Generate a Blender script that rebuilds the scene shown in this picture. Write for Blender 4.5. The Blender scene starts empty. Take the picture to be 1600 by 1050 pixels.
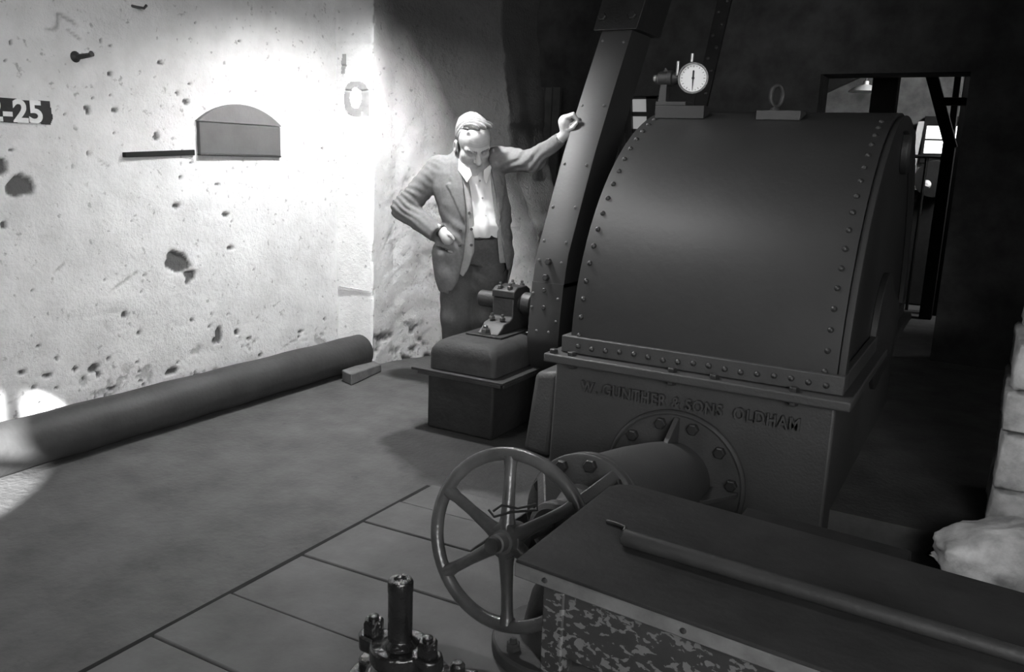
import bpy, bmesh, math, random
import numpy as np
from mathutils import Vector, Matrix

C = bpy.context.scene.collection
random.seed(7)
PI = math.pi

# ------------------------------------------------------------------ camera
W, H = 1600, 1050
FOC = 1310.0
YAW, PITCH, ROLL = 0.51605934, 0.20948897, 0.03631729
CAM = np.array([0.0, 0.0, 1.4])
def _basis():
    sy, cy = math.sin(YAW), math.cos(YAW)
    f = np.array([-sy * math.cos(PITCH), cy * math.cos(PITCH), -math.sin(PITCH)])
    r = np.array([cy, sy, 0.0]); u = np.cross(r, f)
    r2 = r * math.cos(ROLL) + u * math.sin(ROLL)
    u2 = -r * math.sin(ROLL) + u * math.cos(ROLL)
    return r2, u2, f
RT, UP, FW = _basis()
def ray(px, py): return FW + RT * (px - W / 2) / FOC - UP * (py - H / 2) / FOC
def at_x(px, py, x): d = ray(px, py); return CAM + d * (x / d[0])
def at_y(px, py, y): d = ray(px, py); return CAM + d * (y / d[1])
def at_z(px, py, z): d = ray(px, py); return CAM + d * ((z - CAM[2]) / d[2])
def to_px(p):
    v = np.asarray(p, float) - CAM
    return W / 2 + FOC * (v @ RT) / (v @ FW), H / 2 - FOC * (v @ UP) / (v @ FW)

cd = bpy.data.cameras.new('camera'); cam = bpy.data.objects.new('camera', cd); C.objects.link(cam)
cd.sensor_width = 36.0; cd.lens = FOC * 36.0 / W; cd.clip_start = 0.05; cd.clip_end = 200
M = Matrix.Identity(4)
for i in range(3):
    M[i][0], M[i][1], M[i][2], M[i][3] = RT[i], UP[i], -FW[i], CAM[i]
cam.matrix_world = M
bpy.context.scene.camera = cam

# ------------------------------------------------------------------ view, world, lights
vs = bpy.context.scene.view_settings
vs.view_transform = 'Standard'; vs.look = 'None'; vs.gamma = 1.0; vs.exposure = 0.0
vs.use_curve_mapping = False
world = bpy.data.worlds.new('world'); bpy.context.scene.world = world; world.use_nodes = True
bg = world.node_tree.nodes['Background']
bg.inputs[0].default_value = (0.8, 0.8, 0.8, 1); bg.inputs[1].default_value = 0.6

def light(name, kind, loc, target, power, **kw):
    l = bpy.data.lights.new(name, kind); l.energy = power; l.color = (1, 1, 1)
    for k, v in kw.items(): setattr(l, k, v)
    o = bpy.data.objects.new(name, l); C.objects.link(o); o.location = loc
    o.rotation_euler = (Vector(target) - Vector(loc)).to_track_quat('-Z', 'Y').to_euler()
    return o
# shaded pendant above the frame, near the whitewashed corner
light('pendant_bulb', 'SPOT', (-2.84, 3.67, 2.40), (-2.95, 3.92, 0.0), 255, spot_size=math.radians(154), spot_blend=0.9, shadow_soft_size=0.05)
# added unseen spot above the frame, for the cover highlight and general fill
light('cover_fill_spot', 'SPOT', (-1.9, 2.6, 2.7), (-1.9, 2.6, 0.0), 62, spot_size=math.radians(160), spot_blend=0.5, shadow_soft_size=0.12)
# added soft fill light behind the photographer, with no opening of its own
light('front_fill', 'AREA', (0.9, -1.45, 1.75), (-3.3, 2.9, 1.5), 130, shape='RECTANGLE', size=3.2, size_y=1.5, spread=math.radians(120))
# low sun through the arched window behind the photographer
SUN_DIR = np.array([-0.60, 0.75, -0.28]); SUN_DIR = SUN_DIR / np.linalg.norm(SUN_DIR)
light('sun', 'SUN', tuple(-SUN_DIR * 10), (0, 0, 0), 48.0, angle=math.radians(0.9))
# added weak area light lifting the blacks deeper in the mill
light('side_fill', 'AREA', (4.4, 4.6, 2.3), (0.0, 5.6, 0.6), 16, shape='RECTANGLE', size=1.2, size_y=1.2)
# daylight of the far machine hall
light('far_hall_daylight', 'AREA', (0.5, 9.4, 2.75), (-1.0, 12.0, 2.0), 110, shape='RECTANGLE', size=0.8, size_y=1.2)

# ------------------------------------------------------------------ materials
def mat(name, v, rough=0.6, metal=0.0, var=0.25, vscale=6.0, bump=0.0, bscale=60.0, spec=0.5, lo=None, coat=0.0):
    m = bpy.data.materials.new(name); m.use_nodes = True
    nt = m.node_tree; b = nt.nodes['Principled BSDF']
    b.inputs['Roughness'].default_value = rough; b.inputs['Metallic'].default_value = metal
    b.inputs['Specular IOR Level'].default_value = spec
    b.inputs['Coat Weight'].default_value = coat
    tc = nt.nodes.new('ShaderNodeTexCoord')
    n = nt.nodes.new('ShaderNodeTexNoise'); n.inputs['Scale'].default_value = vscale; n.inputs['Detail'].default_value = 7; n.inputs['Roughness'].default_value = 0.62
    nt.links.new(tc.outputs['Object'], n.inputs['Vector'])
    r = nt.nodes.new('ShaderNodeValToRGB')
    a, c = v * (1 - var), v * (1 + var)
    r.color_ramp.elements[0].position = 0.3; r.color_ramp.elements[0].color = (a, a, a, 1)
    r.color_ramp.elements[1].position = 0.7; r.color_ramp.elements[1].color = (c, c, c, 1)
    nt.links.new(n.outputs['Fac'], r.inputs[0]); nt.links.new(r.outputs[0], b.inputs['Base Color'])
    if bump:
        n2 = nt.nodes.new('ShaderNodeTexNoise'); n2.inputs['Scale'].default_value = bscale; n2.inputs['Detail'].default_value = 6
        nt.links.new(tc.outputs['Object'], n2.inputs['Vector'])
        bp = nt.nodes.new('ShaderNodeBump'); bp.inputs['Strength'].default_value = bump; bp.inputs['Distance'].default_value = 0.01
        nt.links.new(n2.outputs['Fac'], bp.inputs['Height']); nt.links.new(bp.outputs[0], b.inputs['Normal'])
    return m

def emis(name, v, s):
    m = bpy.data.materials.new(name); m.use_nodes = True
    b = m.node_tree.nodes['Principled BSDF']
    b.inputs['Base Color'].default_value = (v, v, v, 1)
    b.inputs['Emission Color'].default_value = (1, 1, 1, 1); b.inputs['Emission Strength'].default_value = s
    return m

def plaster(name, v, chip, rough=0.6):
    m = mat(name, v, 0.9, 0, 0.12, 5.0, 0.0, spec=0.2)
    nt = m.node_tree; b = nt.nodes['Principled BSDF']
    tc = nt.nodes.new('ShaderNodeTexCoord')
    base = b.inputs['Base Color'].links[0].from_socket
    at = nt.nodes.new('ShaderNodeAttribute'); at.attribute_name = 'chip'
    ns = nt.nodes.new('ShaderNodeTexNoise'); ns.inputs['Scale'].default_value = 28; ns.inputs['Detail'].default_value = 8
    nt.links.new(tc.outputs['Object'], ns.inputs['Vector'])
    # small dirt speckles
    r = nt.nodes.new('ShaderNodeValToRGB'); r.color_ramp.elements[0].position = 0.29; r.color_ramp.elements[1].position = 0.37
    r.color_ramp.elements[0].color = (0.58, 0.58, 0.58, 1); r.color_ramp.elements[1].color = (1, 1, 1, 1)
    nt.links.new(ns.outputs['Fac'], r.inputs[0])
    mu = nt.nodes.new('ShaderNodeMixRGB'); mu.blend_type = 'MULTIPLY'; mu.inputs[0].default_value = 1.0
    nt.links.new(base, mu.inputs[1]); nt.links.new(r.outputs[0], mu.inputs[2])
    mx = nt.nodes.new('ShaderNodeMixRGB'); mx.inputs[2].default_value = (chip, chip, chip, 1)
    nt.links.new(at.outputs['Fac'], mx.inputs[0]); nt.links.new(mu.outputs[0], mx.inputs[1])
    nt.links.new(mx.outputs[0], b.inputs['Base Color'])
    n2 = nt.nodes.new('ShaderNodeTexNoise'); n2.inputs['Scale'].default_value = 45; n2.inputs['Detail'].default_value = 9; n2.inputs['Roughness'].default_value = 0.65
    nt.links.new(tc.outputs['Object'], n2.inputs['Vector'])
    bp = nt.nodes.new('ShaderNodeBump'); bp.inputs['Strength'].default_value = rough; bp.inputs['Distance'].default_value = 0.014
    nt.links.new(n2.outputs['Fac'], bp.inputs['Height']); nt.links.new(bp.outputs[0], b.inputs['Normal'])
    return m

def floor_mat():
    m = mat('worn_concrete', 0.088, 0.75, 0, 0.30, 4.5, 0.5, 40, spec=0.3)
    nt = m.node_tree; b = nt.nodes['Principled BSDF']
    base = b.inputs['Base Color'].links[0].from_socket
    tc = nt.nodes.new('ShaderNodeTexCoord')
    # fine dark spots
    ns = nt.nodes.new('ShaderNodeTexNoise'); ns.inputs['Scale'].default_value = 11; ns.inputs['Detail'].default_value = 12; ns.inputs['Roughness'].default_value = 0.7
    nt.links.new(tc.outputs['Object'], ns.inputs['Vector'])
    r = nt.nodes.new('ShaderNodeValToRGB'); r.color_ramp.elements[0].position = 0.26; r.color_ramp.elements[1].position = 0.40
    r.color_ramp.elements[0].color = (0.55, 0.55, 0.55, 1); r.color_ramp.elements[1].color = (1, 1, 1, 1)
    nt.links.new(ns.outputs['Fac'], r.inputs[0])
    # dark patch spread in front of the bearing plinth, with its own ragged outline
    mp = nt.nodes.new('ShaderNodeMapping'); mp.inputs['Location'].default_value = (1.95 / 0.80, -3.35 / 0.70, 0); mp.inputs['Scale'].default_value = (1 / 0.80, 1 / 0.70, 0)
    nt.links.new(tc.outputs['Object'], mp.inputs['Vector'])
    ln = nt.nodes.new('ShaderNodeVectorMath'); ln.operation = 'LENGTH'; nt.links.new(mp.outputs[0], ln.inputs[0])
    nn = nt.nodes.new('ShaderNodeTexNoise'); nn.inputs['Scale'].default_value = 3.5; nn.inputs['Detail'].default_value = 4
    nt.links.new(tc.outputs['Object'], nn.inputs['Vector'])
    ad = nt.nodes.new('ShaderNodeMath'); ad.operation = 'MULTIPLY_ADD'; ad.inputs[1].default_value = 0.45
    nt.links.new(nn.outputs['Fac'], ad.inputs[0]); nt.links.new(ln.outputs['Value'], ad.inputs[2])
    rs = nt.nodes.new('ShaderNodeValToRGB'); rs.color_ramp.elements[0].position = 0.90; rs.color_ramp.elements[1].position = 1.22
    rs.color_ramp.elements[0].color = (0.36, 0.36, 0.36, 1); rs.color_ramp.elements[1].color = (1, 1, 1, 1)
    nt.links.new(ad.outputs[0], rs.inputs[0])
    m1 = nt.nodes.new('ShaderNodeMixRGB'); m1.blend_type = 'MULTIPLY'; m1.inputs[0].default_value = 1
    m2 = nt.nodes.new('ShaderNodeMixRGB'); m2.blend_type = 'MULTIPLY'; m2.inputs[0].default_value = 1
    nt.links.new(base, m1.inputs[1]); nt.links.new(r.outputs[0], m1.inputs[2])
    nt.links.new(m1.outputs[0], m2.inputs[1]); nt.links.new(rs.outputs[0], m2.inputs[2])
    nt.links.new(m2.outputs[0], b.inputs['Base Color'])
    return m

def peeling_mat():
    m = mat('peeling_paint', 0.022, 0.6, 0, 0.3, 9, 0.1, 50)
    nt = m.node_tree; b = nt.nodes['Principled BSDF']
    base = b.inputs['Base Color'].links[0].from_socket
    tc = nt.nodes.new('ShaderNodeTexCoord')
    mp = nt.nodes.new('ShaderNodeMapping'); mp.inputs['Scale'].default_value = (1.0, 1.0, 1.5); mp.inputs['Rotation'].default_value = (0.3, 0.5, 0.2)
    nt.links.new(tc.outputs['Object'], mp.inputs['Vector'])
    n = nt.nodes.new('ShaderNodeTexNoise'); n.inputs['Scale'].default_value = 52; n.inputs['Detail'].default_value = 4; n.inputs['Roughness'].default_value = 0.45; n.inputs['Distortion'].default_value = 0.4
    nt.links.new(mp.outputs[0], n.inputs['Vector'])
    r = nt.nodes.new('ShaderNodeValToRGB'); r.color_ramp.elements[0].position = 0.55; r.color_ramp.elements[1].position = 0.57
    nt.links.new(n.outputs['Fac'], r.inputs[0])
    mx = nt.nodes.new('ShaderNodeMixRGB'); mx.inputs[2].default_value = (0.10, 0.10, 0.10, 1)
    nt.links.new(r.outputs[0], mx.inputs[0]); nt.links.new(base, mx.inputs[1]); nt.links.new(mx.outputs[0], b.inputs['Base Color'])
    return m

MT = dict(
    plaster=plaster('whitewashed_plaster', 0.62, 0.10),
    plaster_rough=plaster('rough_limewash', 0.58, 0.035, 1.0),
    jamb=plaster('lit_limewash', 0.86, 0.10, 0.5),  # same limewash made whiter: the lamp's bright pool put into the colour
    floor=floor_mat(),
    slab=mat('stone_slab', 0.105, 0.7, 0, 0.28, 3.5, 0.3, 30, spec=0.3),
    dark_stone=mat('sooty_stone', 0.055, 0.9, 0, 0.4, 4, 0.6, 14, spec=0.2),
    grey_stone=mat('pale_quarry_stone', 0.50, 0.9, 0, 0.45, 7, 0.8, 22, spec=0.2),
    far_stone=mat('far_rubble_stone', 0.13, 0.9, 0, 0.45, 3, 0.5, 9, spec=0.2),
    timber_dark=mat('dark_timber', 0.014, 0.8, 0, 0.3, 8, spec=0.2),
    casing=mat('casing_paint', 0.031, 0.48, 0, 0.10, 5, 0.12, 25, spec=0.5),
    cast=mat('cast_iron_paint', 0.052, 0.55, 0, 0.12, 6, 0.25, 90, spec=0.45),
    guard=mat('guard_paint', 0.030, 0.58, 0, 0.12, 5, 0.06, 60, spec=0.45),
    iron=mat('dark_iron', 0.018, 0.55, 0.0, 0.35, 12, 0.2, 70, spec=0.6),
    steel=mat('worn_steel', 0.10, 0.35, 0.6, 0.35, 14, 0.1, 80),
    bright=mat('bright_metal', 0.55, 0.3, 0.8, 0.1, 20),
    bar=mat('dull_bar_iron', 0.022, 0.55, 0, 0.3, 12, 0.15, 80, spec=0.4),
    rivet=mat('lit_rivet', 0.10, 0.4, 0, 0.2, 30),  # paler than the guard paint: light caught by rivets put into the colour
    wheel=mat('handled_iron', 0.085, 0.30, 0.25, 0.35, 11, 0.15, 90, spec=0.6),
    pipe=mat('pipe_iron', 0.042, 0.6, 0, 0.3, 5, 0.2, 50, spec=0.35),
    oily=mat('oily_iron', 0.010, 0.22, 0.0, 0.5, 18, 0.5, 60, spec=0.5, coat=0.35),
    masonry=mat('painted_plinth', 0.038, 0.7, 0, 0.3, 6, 0.6, 30, spec=0.3),
    plinth_dark=mat('sooty_plinth', 0.024, 0.7, 0, 0.35, 6, 0.5, 30, spec=0.3),
    bench=mat('greasy_bench_top', 0.019, 0.65, 0, 0.4, 7, 0.2, 40, spec=0.25),
    bench_edge=mat('bench_edge_wood', 0.10, 0.6, 0, 0.35, 12, 0.2, 40),
    peel=peeling_mat(),
    wood=mat('weathered_wood', 0.13, 0.8, 0, 0.3, 14, 0.4, 40),
    box=mat('grey_enamel', 0.09, 0.6, 0, 0.12, 8, 0.05, 60),
    boxhood=mat('lead_hood', 0.13, 0.7, 0, 0.12, 8, 0.15, 60),
    black=mat('black_paint', 0.018, 0.6, 0, 0.2, 10),
    white=mat('white_paint', 0.72, 0.7, 0, 0.08, 20),
    greypaint=mat('grey_letter_paint', 0.36, 0.8, 0, 0.15, 25),
    dial=mat('dial_face', 0.85, 0.5, 0, 0.03, 10),
    skin=mat('skin', 0.40, 0.6, 0, 0.10, 40, 0.12, 200, spec=0.4),
    hair=mat('grey_hair', 0.19, 0.6, 0, 0.35, 60, 0.4, 160),
    brow=mat('dark_brow_hair', 0.14, 0.8, 0, 0.3, 80),
    jacket=mat('wool_jacket', 0.14, 0.9, 0, 0.14, 60, 0.12, 260, spec=0.2),
    waistcoat=mat('pale_waistcoat', 0.27, 0.9, 0, 0.1, 50, 0.3, 260, spec=0.2),
    shirt=mat('white_shirt', 0.60, 0.85, 0, 0.04, 20, spec=0.2),
    trousers=mat('dark_trousers', 0.08, 0.9, 0, 0.15, 60, 0.3, 260, spec=0.2),
    leather=mat('black_leather', 0.02, 0.4, 0, 0.2, 30),
    pane=emis('bright_window_pane', 0.9, 3.0),
    dim_pane=emis('hazy_window_pane', 0.6, 0.22),
    enamel=mat('white_enamel', 0.75, 0.3, 0, 0.03, 10),
)

# ------------------------------------------------------------------ mesh builder
def frame(axis):
    a = Vector(axis).normalized()
    u = Vector((0, 0, 1)).cross(a)
    if u.length < 1e-4: u = Vector((1, 0, 0))
    u.normalize(); v = a.cross(u)
    return a, u, v

class MB:
    def __init__(s): s.v = []; s.f = []
    def add(s, v, f):
        n = len(s.v); s.v += [tuple(map(float, p)) for p in v]; s.f += [[n + i for i in q] for q in f]; return s
    def box(s, lo, hi, M=None):
        (a, b, c), (d, e, g) = lo, hi
        v = [Vector(p) for p in ((a, b, c), (d, b, c), (d, e, c), (a, e, c), (a, b, g), (d, b, g), (d, e, g), (a, e, g))]
        if M is not None: v = [M @ p for p in v]
        return s.add(v, [(3, 2, 1, 0), (4, 5, 6, 7), (0, 1, 5, 4), (1, 2, 6, 5), (2, 3, 7, 6), (3, 0, 4, 7)])
    def hexa(s, bottom, top):      # 4 + 4 corner points, counter-clockwise from above
        return s.add(list(bottom) + list(top), [(3, 2, 1, 0), (4, 5, 6, 7), (0, 1, 5, 4), (1, 2, 6, 5), (2, 3, 7, 6), (3, 0, 4, 7)])
    def lathe(s, prof, o, axis, n=32):   # prof = [(r, h)], closed ends when r = 0
        a, u, v = frame(axis); o = Vector(o)
        vs = []
        for r, h in prof:
            for k in range(n):
                t = 2 * PI * k / n
                vs.append(o + a * h + (u * math.cos(t) + v * math.sin(t)) * max(r, 1e-5))
        fs = []
        for i in range(len(prof) - 1):
            for k in range(n):
                k2 = (k + 1) % n
                fs.append((i * n + k, i * n + k2, (i + 1) * n + k2, (i + 1) * n + k))
        if prof[0][0] > 1e-4: fs.append(tuple(reversed(range(n))))
        if prof[-1][0] > 1e-4: fs.append(tuple((len(prof) - 1) * n + k for k in range(n)))
        return s.add(vs, fs)
    def cyl(s, p0, p1, r0, r1=None, n=20):
        p0 = Vector(p0); p1 = Vector(p1); d = p1 - p0
        return s.lathe([(r0, 0), (r0 if r1 is None else r1, d.length)], p0, d, n)
    def prism(s, poly, o, u, v, w):      # 2-D polygon in (u, v) at o, extruded by the vector w
        o, u, v, w = map(Vector, (o, u, v, w)); n = len(poly)
        A = [o + u * x + v * y for x, y in poly]
        fl = u.cross(v).dot(w) > 0
        vs = A + [p + w for p in A]
        f = [tuple(range(n)), tuple(range(2 * n - 1, n - 1, -1))]
        f += [(i, i + n, (i + 1) % n + n, (i + 1) % n) for i in range(n)]
        if fl: f = [tuple(reversed(q)) for q in f]
        return s.add(vs, f)
    def tube(s, pts, r, n=10, closed=False):
        P = [Vector(p) for p in pts]; m = len(P)
        rs = r if isinstance(r, (list, tuple)) else [r] * m
        vs = []; prev = None
        for i, p in enumerate(P):
            if closed: d = P[(i + 1) % m] - P[i - 1]
            else: d = P[min(i + 1, m - 1)] - P[max(i - 1, 0)]
            d.normalize()
            if prev is None:
                _, u, _ = frame(d)
            else:
                u = prev - d * prev.dot(d); u.normalize()
            prev = u; v = d.cross(u)
            for k in range(n):
                t = 2 * PI * k / n
                vs.append(p + (u * math.cos(t) + v * math.sin(t)) * rs[i])
        fs = []
        for i in range(m if closed else m - 1):
            j = (i + 1) % m
            for k in range(n):
                k2 = (k + 1) % n
                fs.append((i * n + k, i * n + k2, j * n + k2, j * n + k))
        if not closed:
            fs.append(tuple(reversed(range(n)))); fs.append(tuple((m - 1) * n + k for k in range(n)))
        return s.add(vs, fs)
    def hexbolt(s, p, axis, r, h, stud=0.0):
        a = Vector(axis).normalized(); p = Vector(p)
        s.lathe([(r, 0), (r, h * .8), (r * .8, h)], p, a, 6)
        if stud: s.lathe([(r * .5, h), (r * .5, h + stud * .8), (r * .35, h + stud)], p, a, 12)
        return s
    def mesh(s, name, m, angle=35):
        me = bpy.data.meshes.new(name); me.from_pydata(s.v, [], s.f); me.validate(); me.update()
        me.materials.append(m); finish(me, angle); return me
    def build(s, name, m, parent=None, bevel=0.0, angle=35, seg=2):
        o = bpy.data.objects.new(name, s.mesh(name, m, angle)); C.objects.link(o)
        if parent: attach(o, parent)
        if bevel:
            b = o.modifiers.new('bevel', 'BEVEL'); b.width = bevel; b.segments = seg; b.limit_method = 'ANGLE'; b.angle_limit = math.radians(40)
        return o
def finish(me, angle=35):
    bm = bmesh.new(); bm.from_mesh(me); bmesh.ops.recalc_face_normals(bm, faces=bm.faces); bm.to_mesh(me); bm.free()
    me.shade_smooth(); me.set_sharp_from_angle(angle=math.radians(angle))
def attach(o, parent):
    o.parent = parent
    # parts are modelled in world coordinates: only a top-level thing carries an offset
    o.matrix_parent_inverse = Matrix.Identity(4) if parent.parent else Matrix.Translation(-Vector(parent.location))
def thing(name, label, cat, loc=(0, 0, 0), group=None):
    o = bpy.data.objects.new(name, None); C.objects.link(o); o.location = loc; o.empty_display_size = 0.1
    return tag(o, label, cat, group)
def tag(o, label, cat, group=None):
    o['label'] = label; o['category'] = cat
    if group: o['group'] = group
    return o
def struct(o): o['kind'] = 'structure'; return o
def plab(o, label): o['label'] = label; return o
def text_mesh(body, size, depth, bold=0.0, spacing=1.0):
    cu = bpy.data.curves.new('txt', 'FONT'); cu.body = body; cu.size = size; cu.extrude = depth / 2; cu.offset = bold
    cu.align_x = 'CENTER'; cu.align_y = 'CENTER'; cu.space_character = spacing
    ob = bpy.data.objects.new('txt', cu); C.objects.link(ob)
    dg = bpy.context.evaluated_depsgraph_get(); me = bpy.data.meshes.new_from_object(ob.evaluated_get(dg))
    bpy.data.objects.remove(ob); bpy.data.curves.remove(cu)
    return me

# rivet and bolt masters copied as parts
def scatter(name, me, places, parent):
    for p, ax in places:
        o = bpy.data.objects.new(name, me); C.objects.link(o)
        o.location = p; o.rotation_euler = Vector(ax).to_track_quat('Z', 'Y').to_euler()
        attach(o, parent)

# ------------------------------------------------------------------ numpy noise
def _h(i, j, k, s):
    n = (i * 374761393 + j * 668265263 + k * 2147483647 + s * 1274126177) & 0xffffffff
    n = ((n ^ (n >> 13)) * 1274126177) & 0xffffffff
    return ((n ^ (n >> 16)) & 0xffff) / 65535.0
def vnoise(x, y, z, s=0):
    x = np.asarray(x, float); y = np.asarray(y, float); z = np.asarray(z, float)
    x, y, z = np.broadcast_arrays(x, y, z)
    i = np.floor(x).astype(np.int64); j = np.floor(y).astype(np.int64); k = np.floor(z).astype(np.int64)
    u = x - i; v = y - j; w = z - k
    u = u * u * (3 - 2 * u); v = v * v * (3 - 2 * v); w = w * w * (3 - 2 * w)
    r = 0
    for a in (0, 1):
        for b in (0, 1):
            for c in (0, 1):
                r = r + _h(i + a, j + b, k + c, s) * (u if a else 1 - u) * (v if b else 1 - v) * (w if c else 1 - w)
    return r * 2 - 1
def fbm(x, y, z, s=0, o=4):
    r = 0; a = 1.0; t = 0
    for q in range(o):
        r = r + a * vnoise(np.asarray(x) * 2 ** q, np.asarray(y) * 2 ** q, np.asarray(z) * 2 ** q, s + q); t += a; a *= 0.5
    return r / t

# ------------------------------------------------------------------ setting
XW = -3.80
XC = -3.494         # the jamb stands proud of the wall by this much
YC = 4.287          # left wall ends at this corner
# chips in the plaster: (pixel x, pixel y, half width, half height) on the left wall
CHIPS = [(27, 293, 24, 15), (4, 262, 12, 14), (288, 412, 21, 17), (296, 430, 17, 14), (279, 404, 14, 12), (272, 397, 10, 10), (292, 440, 10, 8), (341, 525, 7, 14), (336, 532, 6, 8), (147, 576, 13, 9), (155, 584, 6, 6),
         (268, 580, 9, 5), (352, 335, 6, 4), (361, 387, 5, 4), (139, 172, 4, 6), (172, 115, 5, 5), (292, 158, 6, 5), (181, 172, 4, 4), (137, 168, 4, 4),
         (251, 98, 5, 3), (139, 240, 4, 6), (277, 145, 3, 4), (245, 213, 4, 6), (275, 322, 8, 6), (300, 254, 3, 4), (339, 288, 4, 3), (7, 352, 5, 6),
         (20, 235, 3, 3), (282, 277, 3, 3), (8, 95, 3, 3), (115, 112, 3, 2), (18, 66, 4, 3), (115, 260, 3, 3), (300, 500, 3, 4), (195, 492, 6, 6), (35, 582, 6, 5), (55, 607, 6, 4),
         (75, 586, 10, 5), (118, 577, 4, 4), (170, 560, 3, 3), (225, 430, 3, 3), (370, 518, 4, 5), (176, 606, 10, 4), (218, 520, 3, 4), (330, 490, 3, 3), (90, 560, 4, 3), (60, 540, 3, 3)]
_rc = random.Random(3)
for _ in range(45): CHIPS.append((_rc.uniform(0, 560), _rc.uniform(30, 560), _rc.uniform(0.8, 2.2), _rc.uniform(0.8, 2.2)))
for _ in range(26):
    _x = _rc.uniform(0, 520); CHIPS.append((_x, 690 - .25 * _x - _rc.uniform(8, 75), _rc.uniform(1.5, 5), _rc.uniform(1.2, 3.5)))
CH = []
for (cx, cy, rx, ry) in CHIPS:
    p = at_x(cx, cy, XW); a = at_x(cx + rx, cy, XW); b = at_x(cx, cy - ry, XW)
    CH.append((p[1], p[2], max((a[1] - p[1]) * .85, .004), max((b[2] - p[2]) * .85, .004)))
CRACKS = []
for pl in ([(90, 20), (92, 32), (90, 45), (70, 46)], [(92, 20), (104, 28), (118, 36), (122, 40)], [(108, 47), (118, 54), (126, 62)], [(170, 456), (190, 442), (215, 425)], [(85, 425), (100, 412)], [(440, 545), (455, 534), (480, 530)], [(155, 250), (172, 260)]):
    for a_, b_ in zip(pl[:-1], pl[1:]):
        a_ = at_x(*a_, XW); b_ = at_x(*b_, XW); CRACKS.append((a_[1], a_[2], b_[1], b_[2]))
def wall_fields(Y, Z):
    Y, Z = np.broadcast_arrays(np.asarray(Y, float), np.asarray(Z, float))
    d = 0.014 * fbm(Y * 1.3, Z * 1.3, 0.0 * Y, 11, 3) + 0.008 * fbm(Y * 5, Z * 8, 0.0 * Y, 12, 5)
    rdg = np.clip(1 - abs(vnoise(Y * 7 + Z * 3, Z * 11 - Y * 4, 0 * Y, 15)) / .06, 0, 1) * (vnoise(Y * 3.1, Z * 3.1, 0 * Y, 16) > .25)
    d = d - 0.004 * rdg
    chip = np.zeros(Y.shape)
    wob = 0.55 * fbm(Y * 22, Z * 22, 0 * Y, 21, 3); wob2 = 0.7 * vnoise(Y * 9, Z * 9, 0 * Y, 22)
    for (cy, cz, ry, rz) in CH:
        mk = (abs(Y - cy) < 2.2 * ry) & (abs(Z - cz) < 2.2 * rz)
        if not mk.any(): continue
        r = np.sqrt(((Y[mk] - cy) / ry) ** 2 + ((Z[mk] - cz) / rz) ** 2) + wob[mk] + (wob2[mk] if ry > .03 else 0)
        chip[mk] = np.maximum(chip[mk], np.clip((1.12 - r) / 0.25, 0, 1))
    # broken plaster low down, behind the pipe
    low = 0.6 * (fbm(Y * 30, Z * 30, 0 * Y, 35, 2) > 0.1) * np.clip((0.30 + 0.08 * fbm(Y * 5, Z * 5, 0 * Y, 31, 3) - Z) / 0.05, 0, 1) * (fbm(Y * 9, Z * 9, 0 * Y, 33, 3) > 0.22)
    chip = np.maximum(chip, low * 0.7)
    d = d - 0.016 * chip
    for (y0, z0, y1, z1) in CRACKS:
        mk = (Y > min(y0, y1) - .03) & (Y < max(y0, y1) + .03) & (Z > min(z0, z1) - .03) & (Z < max(z0, z1) + .03)
        if not mk.any(): continue
        yy, zz = Y[mk], Z[mk]; L2 = (y1 - y0) ** 2 + (z1 - z0) ** 2
        t = np.clip(((yy - y0) * (y1 - y0) + (zz - z0) * (z1 - z0)) / L2, 0, 1)
        dist = np.hypot(yy - y0 - t * (y1 - y0), zz - z0 - t * (z1 - z0)) + .004 * vnoise(yy * 40, zz * 40, 0 * yy, 19)
        k = np.clip(1 - dist / .008, 0, 1)
        chip[mk] = np.maximum(chip[mk], .55 * k); d[mk] -= .006 * k
    return d, chip
def wall_x(y, z): return XW + float(wall_fields(np.array([y]), np.array([z]))[0][0])

def grid_obj(name, P, chip, m):
    n0, n1 = P.shape[:2]
    idx = np.arange(n0 * n1).reshape(n0, n1)
    q = np.stack([idx[:-1, :-1], idx[1:, :-1], idx[1:, 1:], idx[:-1, 1:]], -1).reshape(-1, 4)
    me = bpy.data.meshes.new(name); me.from_pydata(P.reshape(-1, 3).tolist(), [], q.tolist()); me.update()
    a = me.attributes.new('chip', 'FLOAT', 'POINT'); a.data.foreach_set('value', chip.reshape(-1).astype(np.float32))
    me.materials.append(m); me.shade_smooth()
    o = bpy.data.objects.new(name, me); C.objects.link(o); return o

ys = np.concatenate([np.arange(-1.6, 1.5, 0.1), np.arange(1.5, YC, 0.0105), [YC]])
zs = np.concatenate([np.arange(0, 2.45, 0.0105), np.arange(2.45, 3.21, 0.1)])
Yg, Zg = np.meshgrid(ys, zs, indexing='ij')
D, chip = wall_fields(Yg, Zg)
wl = struct(grid_obj('wall_left', np.stack([XW + D, Yg, Zg], -1), chip, MT['plaster']))
so = wl.modifiers.new('thick', 'SOLIDIFY'); so.thickness = 0.25; so.offset = -1

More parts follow.
